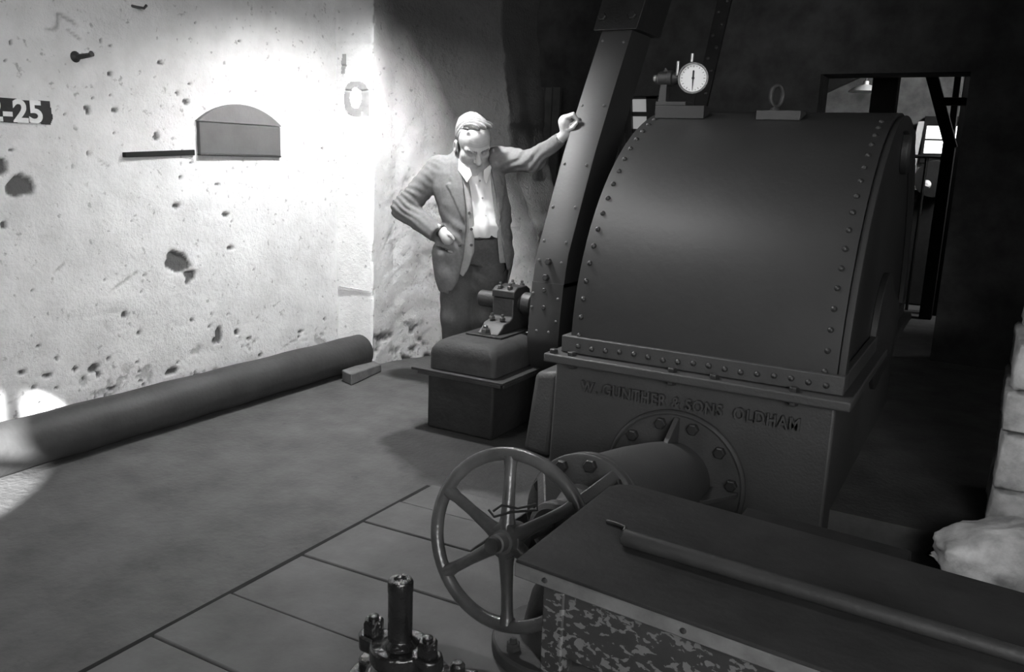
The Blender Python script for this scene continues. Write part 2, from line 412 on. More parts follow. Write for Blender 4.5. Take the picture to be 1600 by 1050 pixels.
# jamb facing the camera, then the curved reveal behind the man, ending in a broken edge
S0 = XC - XW + 0.03
RP = np.array([(XW - .03, 4.287), (XC, 4.287), (-3.482, 4.48), (-3.40, 4.70), (-3.27, 4.91), (-3.08, 5.12), (-2.85, 5.33), (-2.55, 5.56), (-2.25, 5.78)])
cum = np.concatenate([[0], np.cumsum(np.linalg.norm(np.diff(RP, axis=0), axis=1))])
def plan(s): return np.stack([np.interp(s, cum, RP[:, 0]), np.interp(s, cum, RP[:, 1])], -1)
ss = np.linspace(S0, cum[-1], 400); pp = plan(ss)
def s_end(z):
    tx = np.interp(z, [0.5, 0.9, 1.05, 1.25, 1.5, 2.0, 2.6], [846, 836, 826, 810, 797, 790, 784])
    px = np.array([to_px((p[0], p[1], z))[0] for p in pp])
    return float(np.interp(tx, px, ss))
def rev_disp(s, z):
    s = np.asarray(s, float); z = np.asarray(z, float); o = 0 * s
    far = np.clip((s - S0) / 0.15, 0.0, 1)
    d = (0.006 + 0.018 * far) * fbm(s * 2.2, z * 2.2, o, 51, 3) + (0.003 + 0.008 * far) * fbm(s * 9, z * 9, o, 52, 4)
    m1 = fbm(s * 5 + 3, z * 5, o, 62, 3)
    crk = far * np.clip(1 - np.abs(fbm(s * 13 + 2 * m1, z * 9 + 2 * m1, o, 61, 2)) / 0.055, 0, 1) * np.clip((m1 - .12) / .1, 0, 1)
    d = d + far * (0.008 * np.abs(fbm(s * 7, z * 7, o, 66, 3)) + 0.0045 * fbm(s * 24, z * 24, o, 67, 3)) - 0.007 * crk
    for zq in (2.28, 2.06, 1.93, 1.78): d = d - (s < S0 + 0.2) * 0.008 * np.exp(-((z - zq - .008 * vnoise(s * 12, o, o, 9)) / 0.006) ** 2)
    low = np.clip((.30 - z) / .1, 0, 1) * np.clip(fbm(s * 16, z * 16, o, 63, 4) - 0.12, 0, 1) * 3 * (s > S0)
    d = d - 0.02 * np.clip(low, 0, 1)
    # chipped arris
    d = d - 0.010 * np.exp(-((s - S0) / .012) ** 2) * np.clip(vnoise(o, z * 14, o, 65) + .2, 0, 1)
    return d, np.clip(crk * 0.5 + np.clip(low, 0, 1) * 0.7, 0, 1)
zr = np.concatenate([np.arange(0, 2.6, 0.0125), np.arange(2.6, 3.21, 0.1)])
NJ = 26
P = np.zeros((NJ + 130 + 8, len(zr), 3)); cp = np.zeros(P.shape[:2])
for j, z in enumerate(zr):
    se = s_end(z) + 0.035 * float(fbm(z * 7, 1.3, 0, 44, 3))
    s = np.concatenate([np.linspace(0, S0 - .004, NJ), np.linspace(S0 + .004, se, 130)]); N = len(s)
    q = plan(s); q2 = plan(s + 0.002); t = q2 - q; t /= np.linalg.norm(t, axis=1)[:, None] + 1e-9
    nrm = np.stack([t[:, 1], -t[:, 0]], -1)
    d, c_ = rev_disp(s, np.full(N, z))
    soot_shade = np.clip((s - S0 - .10) * 1.5 + (z - 1.72) * 1.3 + .0 + .45 * fbm(s * 2.0 + z * .8, z * .7 - s, 0 * s, 77, 4), 0, 1)  # soot streaks plus the dimness above the lampshade's reach, put into the colour
    c_ = np.maximum(c_, .92 * soot_shade)
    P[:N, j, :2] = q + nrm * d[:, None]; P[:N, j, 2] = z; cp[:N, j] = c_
    e = P[N - 1, j, :2]
    for k in range(8):
        P[N + k, j, :2] = e + np.array([0.02 * float(fbm(k, z * 6, 2, 71, 2)), 0.03 + 0.07 * k]); P[N + k, j, 2] = z
        cp[N + k, j] = 0.55 + .4 * min(1, max(0, (z - 1.1) / .4))  # same mixed darkening carried round the broken edge
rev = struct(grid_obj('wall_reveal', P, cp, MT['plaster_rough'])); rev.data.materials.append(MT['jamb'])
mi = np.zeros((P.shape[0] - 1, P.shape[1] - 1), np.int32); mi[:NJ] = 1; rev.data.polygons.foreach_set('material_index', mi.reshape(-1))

# floor, with a turbine pit in front of the casing
PX0, PX1, PY0, PY1 = -1.48, 0.0, 2.5, 3.55
fl = MB()
for (x0, x1, y0, y1) in ((-6, PX0, -1.6, 14), (PX1, 5, -1.6, 14), (PX0, PX1, -1.6, PY0), (PX0, PX1, PY1, 14)):
    fl.add([(x0, y0, 0), (x1, y0, 0), (x1, y1, 0), (x0, y1, 0)], [(0, 1, 2, 3)])
fl.add([(PX0, PY0, 0), (PX1, PY0, 0), (PX1, PY1, 0), (PX0, PY1, 0), (PX0, PY0, -.8), (PX1, PY0, -.8), (PX1, PY1, -.8), (PX0, PY1, -.8)],
       [(0, 1, 5, 4), (1, 2, 6, 5), (2, 3, 7, 6), (3, 0, 4, 7), (4, 5, 6, 7)])
struct(fl.build('floor', MT['floor']))

# flagstones laid along the pit, joints seen as dark lines
sl = MB()
XS = -1.955
joints = [0.75, 1.10, 1.40, 1.69, 2.01, 2.34, 2.57, 2.80]
skew = [0.02, 0.02, 0.02, 0.03, 0.05, 0.05, 0.04, 0.03]
for i in range(len(joints) - 1):
    y0, y1 = joints[i] + 0.004, joints[i + 1] - 0.004; k0, k1 = skew[i] * 1.6, skew[i + 1] * 1.6
    x1 = PX0 if y1 > PY0 else -0.2
    h = 0.012 + 0.002 * (i % 3)
    w = x1 - XS
    b = [(XS + 0.003, y0, 0), (x1, y0 + k0 * w * .5, 0), (x1, y1 + k1 * w * .5, 0), (XS + 0.003, y1, 0)]
    sl.hexa(b, [(p[0], p[1], h) for p in b])
struct(sl.build('trim_1', MT['slab'], bevel=0.004))
# dirt-filled joint between the flagstones and the concrete
struct(MB().hexa([(XS - .031, .7, 0), (XS + .002, .7, 0), (XS + .002, 2.80, 0), (XS - .029, 2.80, 0)], [(XS - .031, .7, .0015), (XS + .002, .7, .0015), (XS + .002, 2.80, .0015), (XS - .029, 2.80, .0015)]).build('trim_3', MT['timber_dark']))

# ceiling, walls of the dark mill, wall with the arched opening behind the photographer
struct(MB().box((-6, -1.9, 3.2), (5, 14, 3.4)).build('ceiling', MT['timber_dark']))
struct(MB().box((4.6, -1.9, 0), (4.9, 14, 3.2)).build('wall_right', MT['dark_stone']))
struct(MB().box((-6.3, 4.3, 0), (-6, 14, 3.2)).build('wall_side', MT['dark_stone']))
bk = MB()
YB = 7.0
o0 = at_y(1279, 150, YB); o1 = at_y(1517, 112, YB)
g0 = at_y(972, 150, YB); g1 = at_y(1034, 235, YB)
GX0, GX1, GZ0, GZ1 = g0[0], g1[0], g1[2] - .15, g0[2]
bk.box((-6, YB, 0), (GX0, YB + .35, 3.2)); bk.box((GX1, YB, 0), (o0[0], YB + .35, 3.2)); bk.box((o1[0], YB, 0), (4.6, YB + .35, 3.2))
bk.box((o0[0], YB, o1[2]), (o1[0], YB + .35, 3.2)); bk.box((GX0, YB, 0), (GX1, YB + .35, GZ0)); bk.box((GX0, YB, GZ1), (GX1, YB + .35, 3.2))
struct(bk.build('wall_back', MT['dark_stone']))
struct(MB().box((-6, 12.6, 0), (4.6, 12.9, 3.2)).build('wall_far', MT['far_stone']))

# window wall behind the photographer: the arched opening that throws the sun patch
YS = -1.6
def back(p): p = np.asarray(p, float); t = (p[1] - YS) / SUN_DIR[1]; return p - SUN_DIR * t
rim = [at_x(2, 609, XW), at_x(45, 611, XW), at_x(75, 616, XW), at_x(100, 630, XW), at_z(93, 722, 0), at_z(72, 756, 0), at_z(38, 784, 0), at_z(0, 808, 0), at_z(-70, 850, 0)]
hole = [(back(p)[0], back(p)[2]) for p in rim]
x_l = min(h[0] for h in hole) ; zt = hole[0][1]
hole = [(hole[0][0] - 0.5, zt + 0.02)] + hole + [(hole[-1][0] - 0.5, hole[-1][1] - 0.1)]
def holed_wall(name, m, outer, holes, y, th):
    bm = bmesh.new(); edges = []
    for poly in [outer] + holes:
        vv = [bm.verts.new((x, y, z)) for x, z in poly]
        edges += [bm.edges.new((vv[i], vv[(i + 1) % len(vv)])) for i in range(len(vv))]
    bmesh.ops.triangle_fill(bm, use_beauty=True, edges=edges)
    r = bmesh.ops.extrude_face_region(bm, geom=bm.faces[:])
    bmesh.ops.translate(bm, verts=[v for v in r['geom'] if isinstance(v, bmesh.types.BMVert)], vec=(0, -th, 0))
    bmesh.ops.recalc_face_normals(bm, faces=bm.faces)
    me = bpy.data.meshes.new(name); bm.to_mesh(me); bm.free(); me.materials.append(m)
    o = bpy.data.objects.new(name, me); C.objects.link(o); return o
struct(holed_wall('wall_front', MT['dark_stone'], [(-3.9, 0), (4.9, 0), (4.9, 3.4), (-3.9, 3.4)], [hole], YS, 0.04))
bar = back(at_x(25, 640, XW)); bar2 = back(at_z(38, 740, 0) * 0 + at_x(40, 712, XW + .16))
hz = [h[1] for h in hole]; hx = [h[0] for h in hole]
wb = MB(); wb.box((bar[0] - .05, YS - .03, min(hz) + .22), (bar[0] + .05, YS - .005, max(hz) + .02)); wb.box((min(hx), YS - .03, bar2[2] - .026), (max(hx), YS - .005, bar2[2] + .026))
struct(wb.build('window_1', MT['timber_dark']))

# ------------------------------------------------------------------ things on the left wall
def on_wall(o, me_pts, lift):
    pass
def decal(name, m, tris_src, lift=0.004, thick=0.003, parent=None, jamb=False):
    """a thin painted patch that follows the plaster: list of (Y, Z) polygons already cut into small cells"""
    vs, fs = [], []
    for poly in tris_src:
        n = len(vs)
        for (y, z) in poly: vs.append((y, z))
        fs.append(list(range(n, n + len(poly))))
    Y = np.array([p[0] for p in vs]); Z = np.array([p[1] for p in vs])
    d = wall_fields(Y, Z)[0]
    if jamb:     # first coordinate is X on the jamb face
        d = rev_disp(Y - (XW - .03), Z)[0]
        mb = MB().add([(Y[i], YC - d[i] - lift, Z[i]) for i in range(len(vs))], fs)
    else: mb = MB().add([(XW + d[i] + lift, Y[i], Z[i]) for i in range(len(vs))], fs)
    me = bpy.data.meshes.new(name); me.from_pydata(mb.v, [], mb.f)
    bm = bmesh.new(); bm.from_mesh(me); bmesh.ops.remove_doubles(bm, verts=bm.verts, dist=1e-5); bmesh.ops.recalc_face_normals(bm, faces=bm.faces); bm.to_mesh(me); bm.free()
    me.materials.append(m); o = bpy.data.objects.new(name, me); C.objects.link(o)
    so = o.modifiers.new('thick', 'SOLIDIFY'); so.thickness = thick; so.offset = 0
    if parent: attach(o, parent)
    return o
def cells(inside, y0, y1, z0, z1, h=0.004):
    out = []
    ny, nz = int((y1 - y0) / h), int((z1 - z0) / h)
    for i in range(ny):
        for j in range(nz):
            y, z = y0 + i * h, z0 + j * h
            if inside(y + h / 2, z + h / 2): out.append([(y, z), (y + h, z), (y + h, z + h), (y, z + h)])
    return out
a = at_x(78, 158, XW); b = at_x(79, 195, XW); a0 = at_x(-60, 148, XW)
sy0, sy1, sz0, sz1 = a0[1], a[1], b[2], a[2]
sign = decal('painted_number_sign', MT['black'], cells(lambda y, z: abs(z - (sz0 + sz1) / 2) < (sz1 - sz0) / 2 - .003 + .004 * vnoise(y * 40, z * 0, 0, 3) and y < sy1 - .004 + .008 * vnoise(z * 30, 0, 0, 4), sy0, sy1 + .006, sz0 - .004, sz1 + .004))
tag(sign, 'black painted rectangle with white numerals at the left edge of the whitewashed wall', 'painted sign')
def word_polys(body, size, bold, y_right, zc, width=None, spacing=1.0, height=None):
    me = text_mesh(body, size, 0.0, bold, spacing)
    co = np.array([v.co[:] for v in me.vertices]); w = co[:, 0].max() - co[:, 0].min(); h = co[:, 1].max() - co[:, 1].min()
    sx = width / w if width else 1; syy = height / h if height else sx
    Y = (co[:, 0] - co[:, 0].max()) * sx + y_right; Z = (co[:, 1] - (co[:, 1].max() + co[:, 1].min()) / 2) * syy + zc
    return [[(Y[i], Z[i]) for i in p.vertices] for p in me.polygons]
p5 = at_x(64, 176, XW); hh = (at_x(50, 158, XW) - at_x(50, 195, XW))[2]
for body, yr in (('22-25', p5[1]),):
    nu = decal('numerals', MT['white'], word_polys(body, 0.2, 0.006, yr, (sz0 + sz1) / 2, width=(at_x(64, 176, XW) - at_x(-46, 176, XW))[1], height=hh * .98), lift=0.009, parent=sign)
    plab(nu, 'white painted numerals')
# the painted letter a on the jamb
c0 = at_y(558, 154, YC); rx_ = (at_y(577, 154, YC) - at_y(539, 154, YC))[0] / 2; rz_ = (at_y(558, 127, YC) - at_y(558, 181, YC))[2] / 2
def letter_a(x, z):
    u, v = (x - c0[0]) / rx_, (z - c0[2]) / rz_
    n = 0.07 * vnoise(x * 60, z * 60, 0, 8)
    o = abs(u) ** 2.6 + abs(v) ** 2.6; i = (u + .06) ** 2 / .26 + (v - .05) ** 2 / .42
    ring = o < 1 + n and i > 1 + n
    tail = 0.45 < u < 1.02 and -1.0 + n < v < 0.5
    cutb = 0.35 < u < 0.55 and v < -.75
    return (ring or tail) and not cutb
tag(decal('painted_letter', MT['greypaint'], cells(letter_a, c0[0] - rx_ * 1.1, c0[0] + rx_ * 1.1, c0[2] - rz_ * 1.1, c0[2] + rz_ * 1.1, .005), lift=.004, jamb=True), 'grey brush-painted letter a on the bright jamb at the wall corner', 'painted letter')
c1 = at_y(538, 100, YC)
tag(decal('painted_stroke', MT['greypaint'], cells(lambda x, z: abs(x - c1[0] - .1 * (z - c1[2])) < .016 + .006 * vnoise(x * 40, z * 20, 0, 6) and abs(z - c1[2]) < .062, c1[0] - .04, c1[0] + .04, c1[2] - .07, c1[2] + .07, .005), lift=.004, jamb=True), 'faded grey upright paint stroke above the painted letter a', 'paint mark')

# arched wall box
q0 = at_x(313, 240, XW + .028); q1 = at_x(441, 241, XW + .028); qs = at_x(312, 188, XW + .028); qt = at_x(373, 163, XW + .028)
by0, by1, bz0, bzs, bzt = q0[1], q1[1], q0[2], qs[2], qt[2]
t = thing('wall_box', 'grey arched box fixed to the bright whitewashed wall', 'wall box', (XW, (by0 + by1) / 2, bz0))
def arch(y0, y1, zs_, zt_, n=20):
    c = (y0 + y1) / 2; w = (y1 - y0) / 2; hgt = zt_ - zs_; R = (w * w + hgt * hgt) / (2 * hgt); a0 = math.asin(min(1, w / R))
    return [(c + R * math.sin(a0 - 2 * a0 * k / n), zs_ - (R - hgt) + R * math.cos(a0 - 2 * a0 * k / n)) for k in range(n + 1)]
low = MB().prism([(by0 + .006, bz0), (by1 - .004, bz0), (by1 - .004, bzs - .006), (by0 + .006, bzs - .002)], (XW - .02, 0, 0), (0, 1, 0), (0, 0, 1), (.042, 0, 0)).build('front_plate', MT['box'], t, .004)
MB().prism(arch(by0 - .006, by1 + .004, bzs - .004, bzt), (XW - .02, 0, 0), (0, 1, 0), (0, 0, 1), (.048, 0, 0)).build('arched_hood', MT['boxhood'], t, .004)
MB().box((XW - .02, by0 + .004, bz0 - .010), (XW + .026, by1 - .004, bz0 + .001)).build('bottom_lip', MT['iron'], t, .003)
r0 = at_x(195, 242, XW + .01); r1 = at_x(304, 238, XW + .01)
md = MB(); md.hexa([(XW - .02, r0[1], r0[2] - .012), (XW + .014, r0[1], r0[2] - .012), (XW + .014, r1[1], r1[2] - .016), (XW - .02, r1[1], r1[2] - .016)],
        [(XW - .02, r0[1], r0[2] + .012), (XW + .014, r0[1], r0[2] + .012), (XW + .014, r1[1], r1[2] + .014), (XW - .02, r1[1], r1[2] + .014)])
tag(md.build('wall_batten', MT['timber_dark'], bevel=.003), 'thin dark horizontal batten on the wall left of the arched box', 'batten')
w0 = at_x(118, 88, XW)
pg = MB().tube([(XW - .03, w0[1], w0[2] - .004), (XW + .03, w0[1] + .01, w0[2]), (XW + .075, w0[1] + .02, w0[2] + .006), (XW + .09, w0[1] + .022, w0[2] + .012)], [.016, .012, .010, .014], 10)
pg.lathe([(.026, 0), (.022, .006), (.010, .016)], (XW - .001, w0[1], w0[2] - .002), (1, 0, 0), 14)
tag(pg.build('wall_peg', MT['iron']), 'short dark iron peg sticking out high on the whitewashed wall', 'peg')
w1 = at_x(206, 8, XW)
tag(MB().tube([(XW - .02, w1[1], w1[2]), (XW + .03, w1[1] + .01, w1[2] - .01), (XW + .05, w1[1] + .03, w1[2] - .012), (XW + .05, w1[1] + .045, w1[2] + .004)], .007, 8).build('wall_hook', MT['steel']), 'small bent hook near the top edge of the wall', 'hook')
w2 = at_y(531, 447, YC - .01); w3 = at_y(581, 456, YC - .01)
tag(MB().tube([w2 + np.array([0, .02, 0]), w2 + np.array([.004, -.006, 0]), w2 * .4 + w3 * .6, w3], [.010, .008, .005, .004], 8).build('wall_spike', MT['plaster_rough']), 'thin limewashed rod lying across the jamb at waist height', 'rod')

# long pipe lying at the foot of the wall, with the wooden block at its end
pr_ = 0.112
px_ = -3.525
pe = 4.19
pip = MB(); pip.lathe([(0.05, 0.02), (pr_ - .014, 0.02), (pr_ - .014, 0), (pr_, 0)] + [(pr_ + .0025 * math.sin(k * 1.7), .05 + k * .12) for k in range(0, 44)] + [(pr_, 5.4 - .04), (pr_ - .014, 5.4 - .04), (pr_ - .014, 5.4 - .06), (.05, 5.4 - .06)], (px_, pe, pr_ + .003), (0, -1, 0), 40)
tag(pip.build('floor_pipe', MT['pipe']), 'long dark iron pipe lying along the foot of the whitewashed wall', 'pipe')
k0, k1, k2 = at_z(526, 592, 0), at_z(549, 603, 0), at_z(596, 581, 0)
d = (k2 - k1); d = d / np.linalg.norm(d); e = (k0 - k1); e = e / np.linalg.norm(e) * .125
L_ = np.linalg.norm(k2 - k1)
b4 = [k1, k1 + d * L_, k1 + d * L_ + e, k1 + e]
mb = MB().hexa([(p[0], p[1], .001) for p in b4], [(p[0], p[1], .075 - .02 * (i in (1, 2))) for i, p in enumerate(b4)])
tag(mb.build('wooden_block', MT['wood'], bevel=.008), 'short pale wooden block on the floor at the end of the long pipe', 'block')

# ------------------------------------------------------------------ bearing plinth
def rounded_block(x0, x1, y0, y1, z0, z1, r, n=5, bulge=.0):
    mb = MB(); rings = []
    for z, ins in [(z0, 0)] + [(z1 - r + r * math.sin(k / n * PI / 2), r * (1 - math.cos(k / n * PI / 2))) for k in range(n + 1)]:
        rr = .03 + ins * .7
        ring = []
        for cx, cy, a0 in ((x1 - ins - rr, y1 - ins - rr, 0), (x0 + ins + rr, y1 - ins - rr, PI / 2), (x0 + ins + rr, y0 + ins + rr, PI), (x1 - ins - rr, y0 + ins + rr, 1.5 * PI)):
            for k in range(6): ring.append((cx + rr * math.cos(a0 + k * PI / 10), cy + rr * math.sin(a0 + k * PI / 10), z))
        rings.append(ring)
    n_ = len(rings[0]); vs = [p for rg in rings for p in rg]; fs = []
    for i in range(len(rings) - 1):
        for k in range(n_): fs.append((i * n_ + k, i * n_ + (k + 1) % n_, (i + 1) * n_ + (k + 1) % n_, (i + 1) * n_ + k))
    fs.append(tuple(reversed(range(n_)))); fs.append(tuple((len(rings) - 1) * n_ + k for k in range(n_)))
    return mb.add(vs, fs)
t = thing('bearing_plinth', 'squat dark masonry plinth beside the man, carrying the shaft bearing', 'plinth', (-2.25, 3.7, 0))
MB().box((-2.455, 3.455, 0), (-2.056, 3.98, .305)).build('lower_block', MT['plinth_dark'], t, .012)
rounded_block(-2.455, -2.056, 3.46, 3.99, .322, .475, .075).build('upper_block', MT['masonry'], t, angle=50)
an = MB(); an.box((-2.54, 3.425, .305), (-1.985, 4.0, .318)); an.box((-2.50, 3.425, .288), (-2.0, 3.437, .306)); an.box((-1.997, 3.44, .288), (-1.985, 4.0, .306)); an.box((-2.50, 3.5, .285), (-2.46, 3.56, .306))
an.build('ledge_plate', MT['iron'], t, .003)

# plummer block and shaft
SHY, SHZ = 3.93, .640
t = thing('shaft_bearing', 'small cast bearing block with square nuts on top of the plinth', 'bearing', (-2.24, SHY, .475))
MB().box((-2.36, 3.66, .4755), (-2.14, 4.06, .486)).build('sole_plate', MT['iron'], t, .003)
bd = MB(); bd.prism([(-.24, .486), (.17, .486), (.17, .52), (.11, .535), (.085, .56), (.085, .66), (-.085, .66), (-.085, .56), (-.12, .545), (-.17, .535), (-.19, .515)], (-2.31, SHY, 0), (0, 1, 0), (0, 0, 1), (.13, 0, 0))
bd.build('pedestal_body', MT['iron'], t, .006)
cp_ = MB().prism([(-.088, .662), (.088, .662), (.088, .70), (.05, .72), (-.05, .72), (-.088, .70)], (-2.315, SHY, 0), (0, 1, 0), (0, 0, 1), (.14, 0, 0)); cp_.build('bearing_cap', MT['iron'], t, .006)
nut = MB().hexbolt((0, 0, 0), (0, 0, 1), .017, .018, .016).mesh('nut', MT['steel'])
scatter('nut', nut, [((-2.275, SHY - .065, .708), (0, 0, 1)), ((-2.215, SHY - .065, .708), (0, 0, 1)), ((-2.275, SHY + .065, .708), (0, 0, 1)), ((-2.215, SHY + .065, .708), (0, 0, 1)),
                     ((-2.28, SHY - .135, .548), (0, 0, 1)), ((-2.215, SHY - .135, .548), (0, 0, 1))], t)
big = MB().lathe([(.034, 0), (.034, .006)], (0, 0, 0), (0, 0, 1), 20).hexbolt((0, 0, .006), (0, 0, 1), .025, .024, .016).mesh('holding_down_nut', MT['steel'])
scatter('holding_down_nut', big, [((-2.26, 3.70, .486), (0, 0, 1))], t)
MB().lathe([(.038, 0), (.046, .008), (.046, .38)], (-2.44, SHY, SHZ - .01), (1, 0, 0), 24).build('shaft', MT['iron'], t)
MB().lathe([(.05, 0), (.062, .01), (.062, .06), (.05, .07)], (-2.165, SHY, SHZ - .01), (1, 0, 0), 24).build('collar', MT['iron'], t)

# ------------------------------------------------------------------ inclined belt guard
GL, GR = -2.05, -1.872
pts = [at_x(x, y, GL) for x, y in ((824, 530), (827, 490), (832, 440), (837, 400), (858, 321), (880, 240), (910, 143), (940, 50), (956, -5))]
prof = [(p[1], p[2]) for p in pts]
top = prof[-1]; dtop = np.array(prof[-1]) - np.array(prof[-2]); dtop /= np.linalg.norm(dtop)
prof = [(prof[0][0] + .05, prof[0][1] - .16), (prof[0][0] + .015, prof[0][1] - .07)] + prof + [(top[0] + dtop[0] * .5, top[1] + dtop[1] * .5)]
def gp(z):
    return float(np.interp(z, [p[1] for p in prof], [p[0] for p in prof]))
t = thing('belt_guard', 'tall riveted iron belt guard the man leans on, sloping up to the right', 'belt guard', ((GL + GR) / 2, prof[0][0] + .1, 0))
zs_seam = at_x(828, 446, GL)[2]
def guard_piece(name, zlo, zhi, lift):
    mb = MB(); zz = [z for z in np.linspace(zlo, zhi, 24)]
    rows = []
    for z in zz:
        y = gp(z) - lift; xm = GL + .6 * (GR - GL)
        rows.append([(GL, y + .004, z), (GL + .012, y, z), (xm, y - .004, z), (GR - .012, y + .004, z), (GR, y + .01, z), (GR, y + .30, z), (GL, y + .30, z)])
    vs = [p for r in rows for p in r]; n = 7; fs = []
    for i in range(len(rows) - 1):
        for k in range(n): fs.append((i * n + k, i * n + (k + 1) % n, (i + 1) * n + (k + 1) % n, (i + 1) * n + k))
    fs.append(tuple(reversed(range(n)))); fs.append(tuple((len(rows) - 1) * n + k for k in range(n)))
    return mb.add(vs, fs).build(name, MT['guard'], t, angle=25)
guard_piece('guard_plate', zs_seam, prof[-1][1], 0.0)
guard_piece('pulley_housing', prof[0][1], zs_seam + .02, 0.006)
cl = MB(); z0 = at_x(930, 45, GL)[2] ; z1 = z0 + .6
for za, zb in ((z0, z0 + .10),):
    cl.hexa([(GL - .04, gp(za) - .03, za), (GR + .04, gp(za) - .03, za), (GR + .04, gp(za) + .34, za), (GL - .04, gp(za) + .34, za)],
            [(GL - .04, gp(z1) - .03, z1), (GR + .06, gp(z1) - .03, z1), (GR + .06, gp(z1) + .34, z1), (GL - .04, gp(z1) + .34, z1)])
cl.build('bolted_collar', MT['iron'], t, .004)
rv = MB().lathe([(.008, 0), (.0075, .003), (.005, .006), (0, .0075)], (0, 0, 0), (0, 0, 1), 12).mesh('rivet', MT['rivet'])
pl_ = []
for py_l, py_r in ((64, 66), (165, 165), (256, 258), (323, 324), (376, 379), (406, 411)):
    for fx, py in ((.14, py_l), (.86, py_r)):
        x = GL + fx * (GR - GL)
        # height of the plate where the pixel row crosses it
        zz = np.linspace(.5, 2.3, 400); rows = np.array([to_px((x, gp(z), z))[1] for z in zz]); z = float(np.interp(py, rows[::-1], zz[::-1]))
        pl_.append(((x, gp(z) - .001, z), (0, -1, .5)))
for fx, py in ((.08, 462), (.08, 484), (.9, 467), (.9, 502), (.3, 520), (.7, 520)):
    x = GL + fx * (GR - GL); z = float(np.interp(py, rows[::-1], zz[::-1])); pl_.append(((x, gp(z) - .006, z), (0, -1, .1)))
scatter('rivet', rv, pl_, t)
gb = MB().hexbolt((0, 0, 0), (0, 0, 1), .018, .022).mesh('bolt', MT['iron']); gs = MB().hexbolt((0, 0, 0), (0, 0, 1), .012, .012).mesh('small_bolt', MT['iron'])
pb = []; ps = []
for L_, fx, py in ((pb, .47, 411), (pb, .45, 436), (ps, .44, 456), (ps, .48, 483)):
    x = GL + fx * (GR - GL); z = float(np.interp(py, rows[::-1], zz[::-1])); L_.append(((x, gp(z) - .004, z), (0, -1, .15)))
scatter('bolt', gb, pb, t); scatter('small_bolt', gs, ps, t)
cb = MB().hexbolt((0, 0, 0), (0, 0, 1), .024, .025).mesh('collar_bolt', MT['iron'])
scatter('collar_bolt', cb, [((GL + fx * (GR - GL), gp(z0 + .07) - .03, z0 + .07), (0, -1, .4)) for fx in (.0, 1.0)], t)

# ------------------------------------------------------------------ turbine casing
XL, XR, YF = -1.605, -0.459, 3.37
CY, CZ, CR = 4.495, .548, 1.124
t = thing('turbine_casing', 'great dark riveted turbine casing with a half-round cover, lettered along its front', 'turbine', (-1.05, 4.45, 0))
def halfprof(R, n=48, zb=.555):
    return [(CY - R, zb)] + [(CY - R * math.cos(PI * k / n), CZ + R * math.sin(PI * k / n)) for k in range(n + 1)] + [(CY + R, zb)]
cover = MB().prism(halfprof(CR), (XL, 0, 0), (0, 1, 0), (0, 0, 1), (XR - XL, 0, 0)).build('cover', MT['casing'], t, .004, angle=25)
rim_ = MB()
pf = halfprof(CR + .006); n = len(pf)
def band(x0, x1, Ro, Ri):
    mb = MB(); po, pi = halfprof(Ro), halfprof(Ri); n = len(po); vs = []
    for y, z in po: vs += [(x0, y, z), (x1, y, z)]
    for y, z in pi: vs += [(x0, y, z), (x1, y, z)]
    fs = []
    for i in range(n - 1):
        fs += [(2 * i, 2 * i + 1, 2 * i + 3, 2 * i + 2), (2 * n + 2 * i, 2 * n + 2 * i + 2, 2 * n + 2 * i + 3, 2 * n + 2 * i + 1),
               (2 * i, 2 * i + 2, 2 * n + 2 * i + 2, 2 * n + 2 * i), (2 * i + 1, 2 * n + 2 * i + 1, 2 * n + 2 * i + 3, 2 * i + 3)]
    fs += [(0, 2 * n, 2 * n + 1, 1), (2 * n - 2, 2 * n - 1, 4 * n - 1, 4 * n - 2)]
    return mb.add(vs, fs)
band(XR + .002, XR + .03, CR - .012, CR - .08).build('end_rim', MT['casing'], t, .003, angle=25)
MB().lathe([(.30, 0), (.30, .03), (.22, .05), (.16, .08), (0, .09)], (XR, CY + .1, CZ + .05), (1, 0, 0), 36).build('end_bearing', MT['iron'], t, .004)
MB().lathe([(.115, 0), (.115, .03), (.10, .045), (0, .045)], at_x(1411, 236, XR + .0) + np.array([.0, 0.0, 0]), (1, 0, 0), 28).build('bearing_cap', MT['iron'], t, .004)
rv2 = MB().lathe([(.0125, 0), (.012, .004), (.008, .009), (0, .0115)], (0, 0, 0), (0, 0, 1), 14).mesh('rivet', MT['casing'])
pl_ = []
for k in range(17):
    a = math.radians(4 + 4.2 * k)
    for x in (XL + .04, XR - .045): pl_.append(((x, CY - CR * math.cos(a), CZ + CR * math.sin(a)), (0, -math.cos(a), math.sin(a))))
scatter('rivet', rv2, pl_, cover)
st = MB(); st.box((XL - .035, YF - .022, .545), (XR + .035, YF + .1, .622)); st.box((XL - .035, YF + .1, .545), (XL - .01, CY + CR, .622)); st.box((XR + .005, YF + .1, .545), (XR + .035, CY + CR, .622))
strip = st.build('riveted_strip', MT['cast'], t, .005)
scatter('rivet', rv2, [((XL + .05 + k * (XR - XL - .08) / 16, YF - .022, .582 + .004 * math.sin(k * 5)), (0, -1, 0)) for k in range(17)], strip)
ledge = MB().box((XL - .09, YF - .09, .503), (XR + .075, CY + CR + .08, .543)).build('ledge_flange', MT['cast'], t, .007)
lb = MB().hexbolt((0, 0, 0), (0, 0, 1), .020, .018).mesh('bolt', MT['iron'])
scatter('bolt', lb, [((x, YF - .055, .543), (0, 0, 1)) for x in (-1.66, -1.57, -1.10, -.92, -.60)] + [((XL - .065, 3.55, .543), (0, 0, 1)), ((-1.56, YF - .055, .503), (0, 0, -1)), ((-1.1, YF - .055, .503), (0, 0, -1)), ((-.6, YF - .055, .503), (0, 0, -1))], ledge)
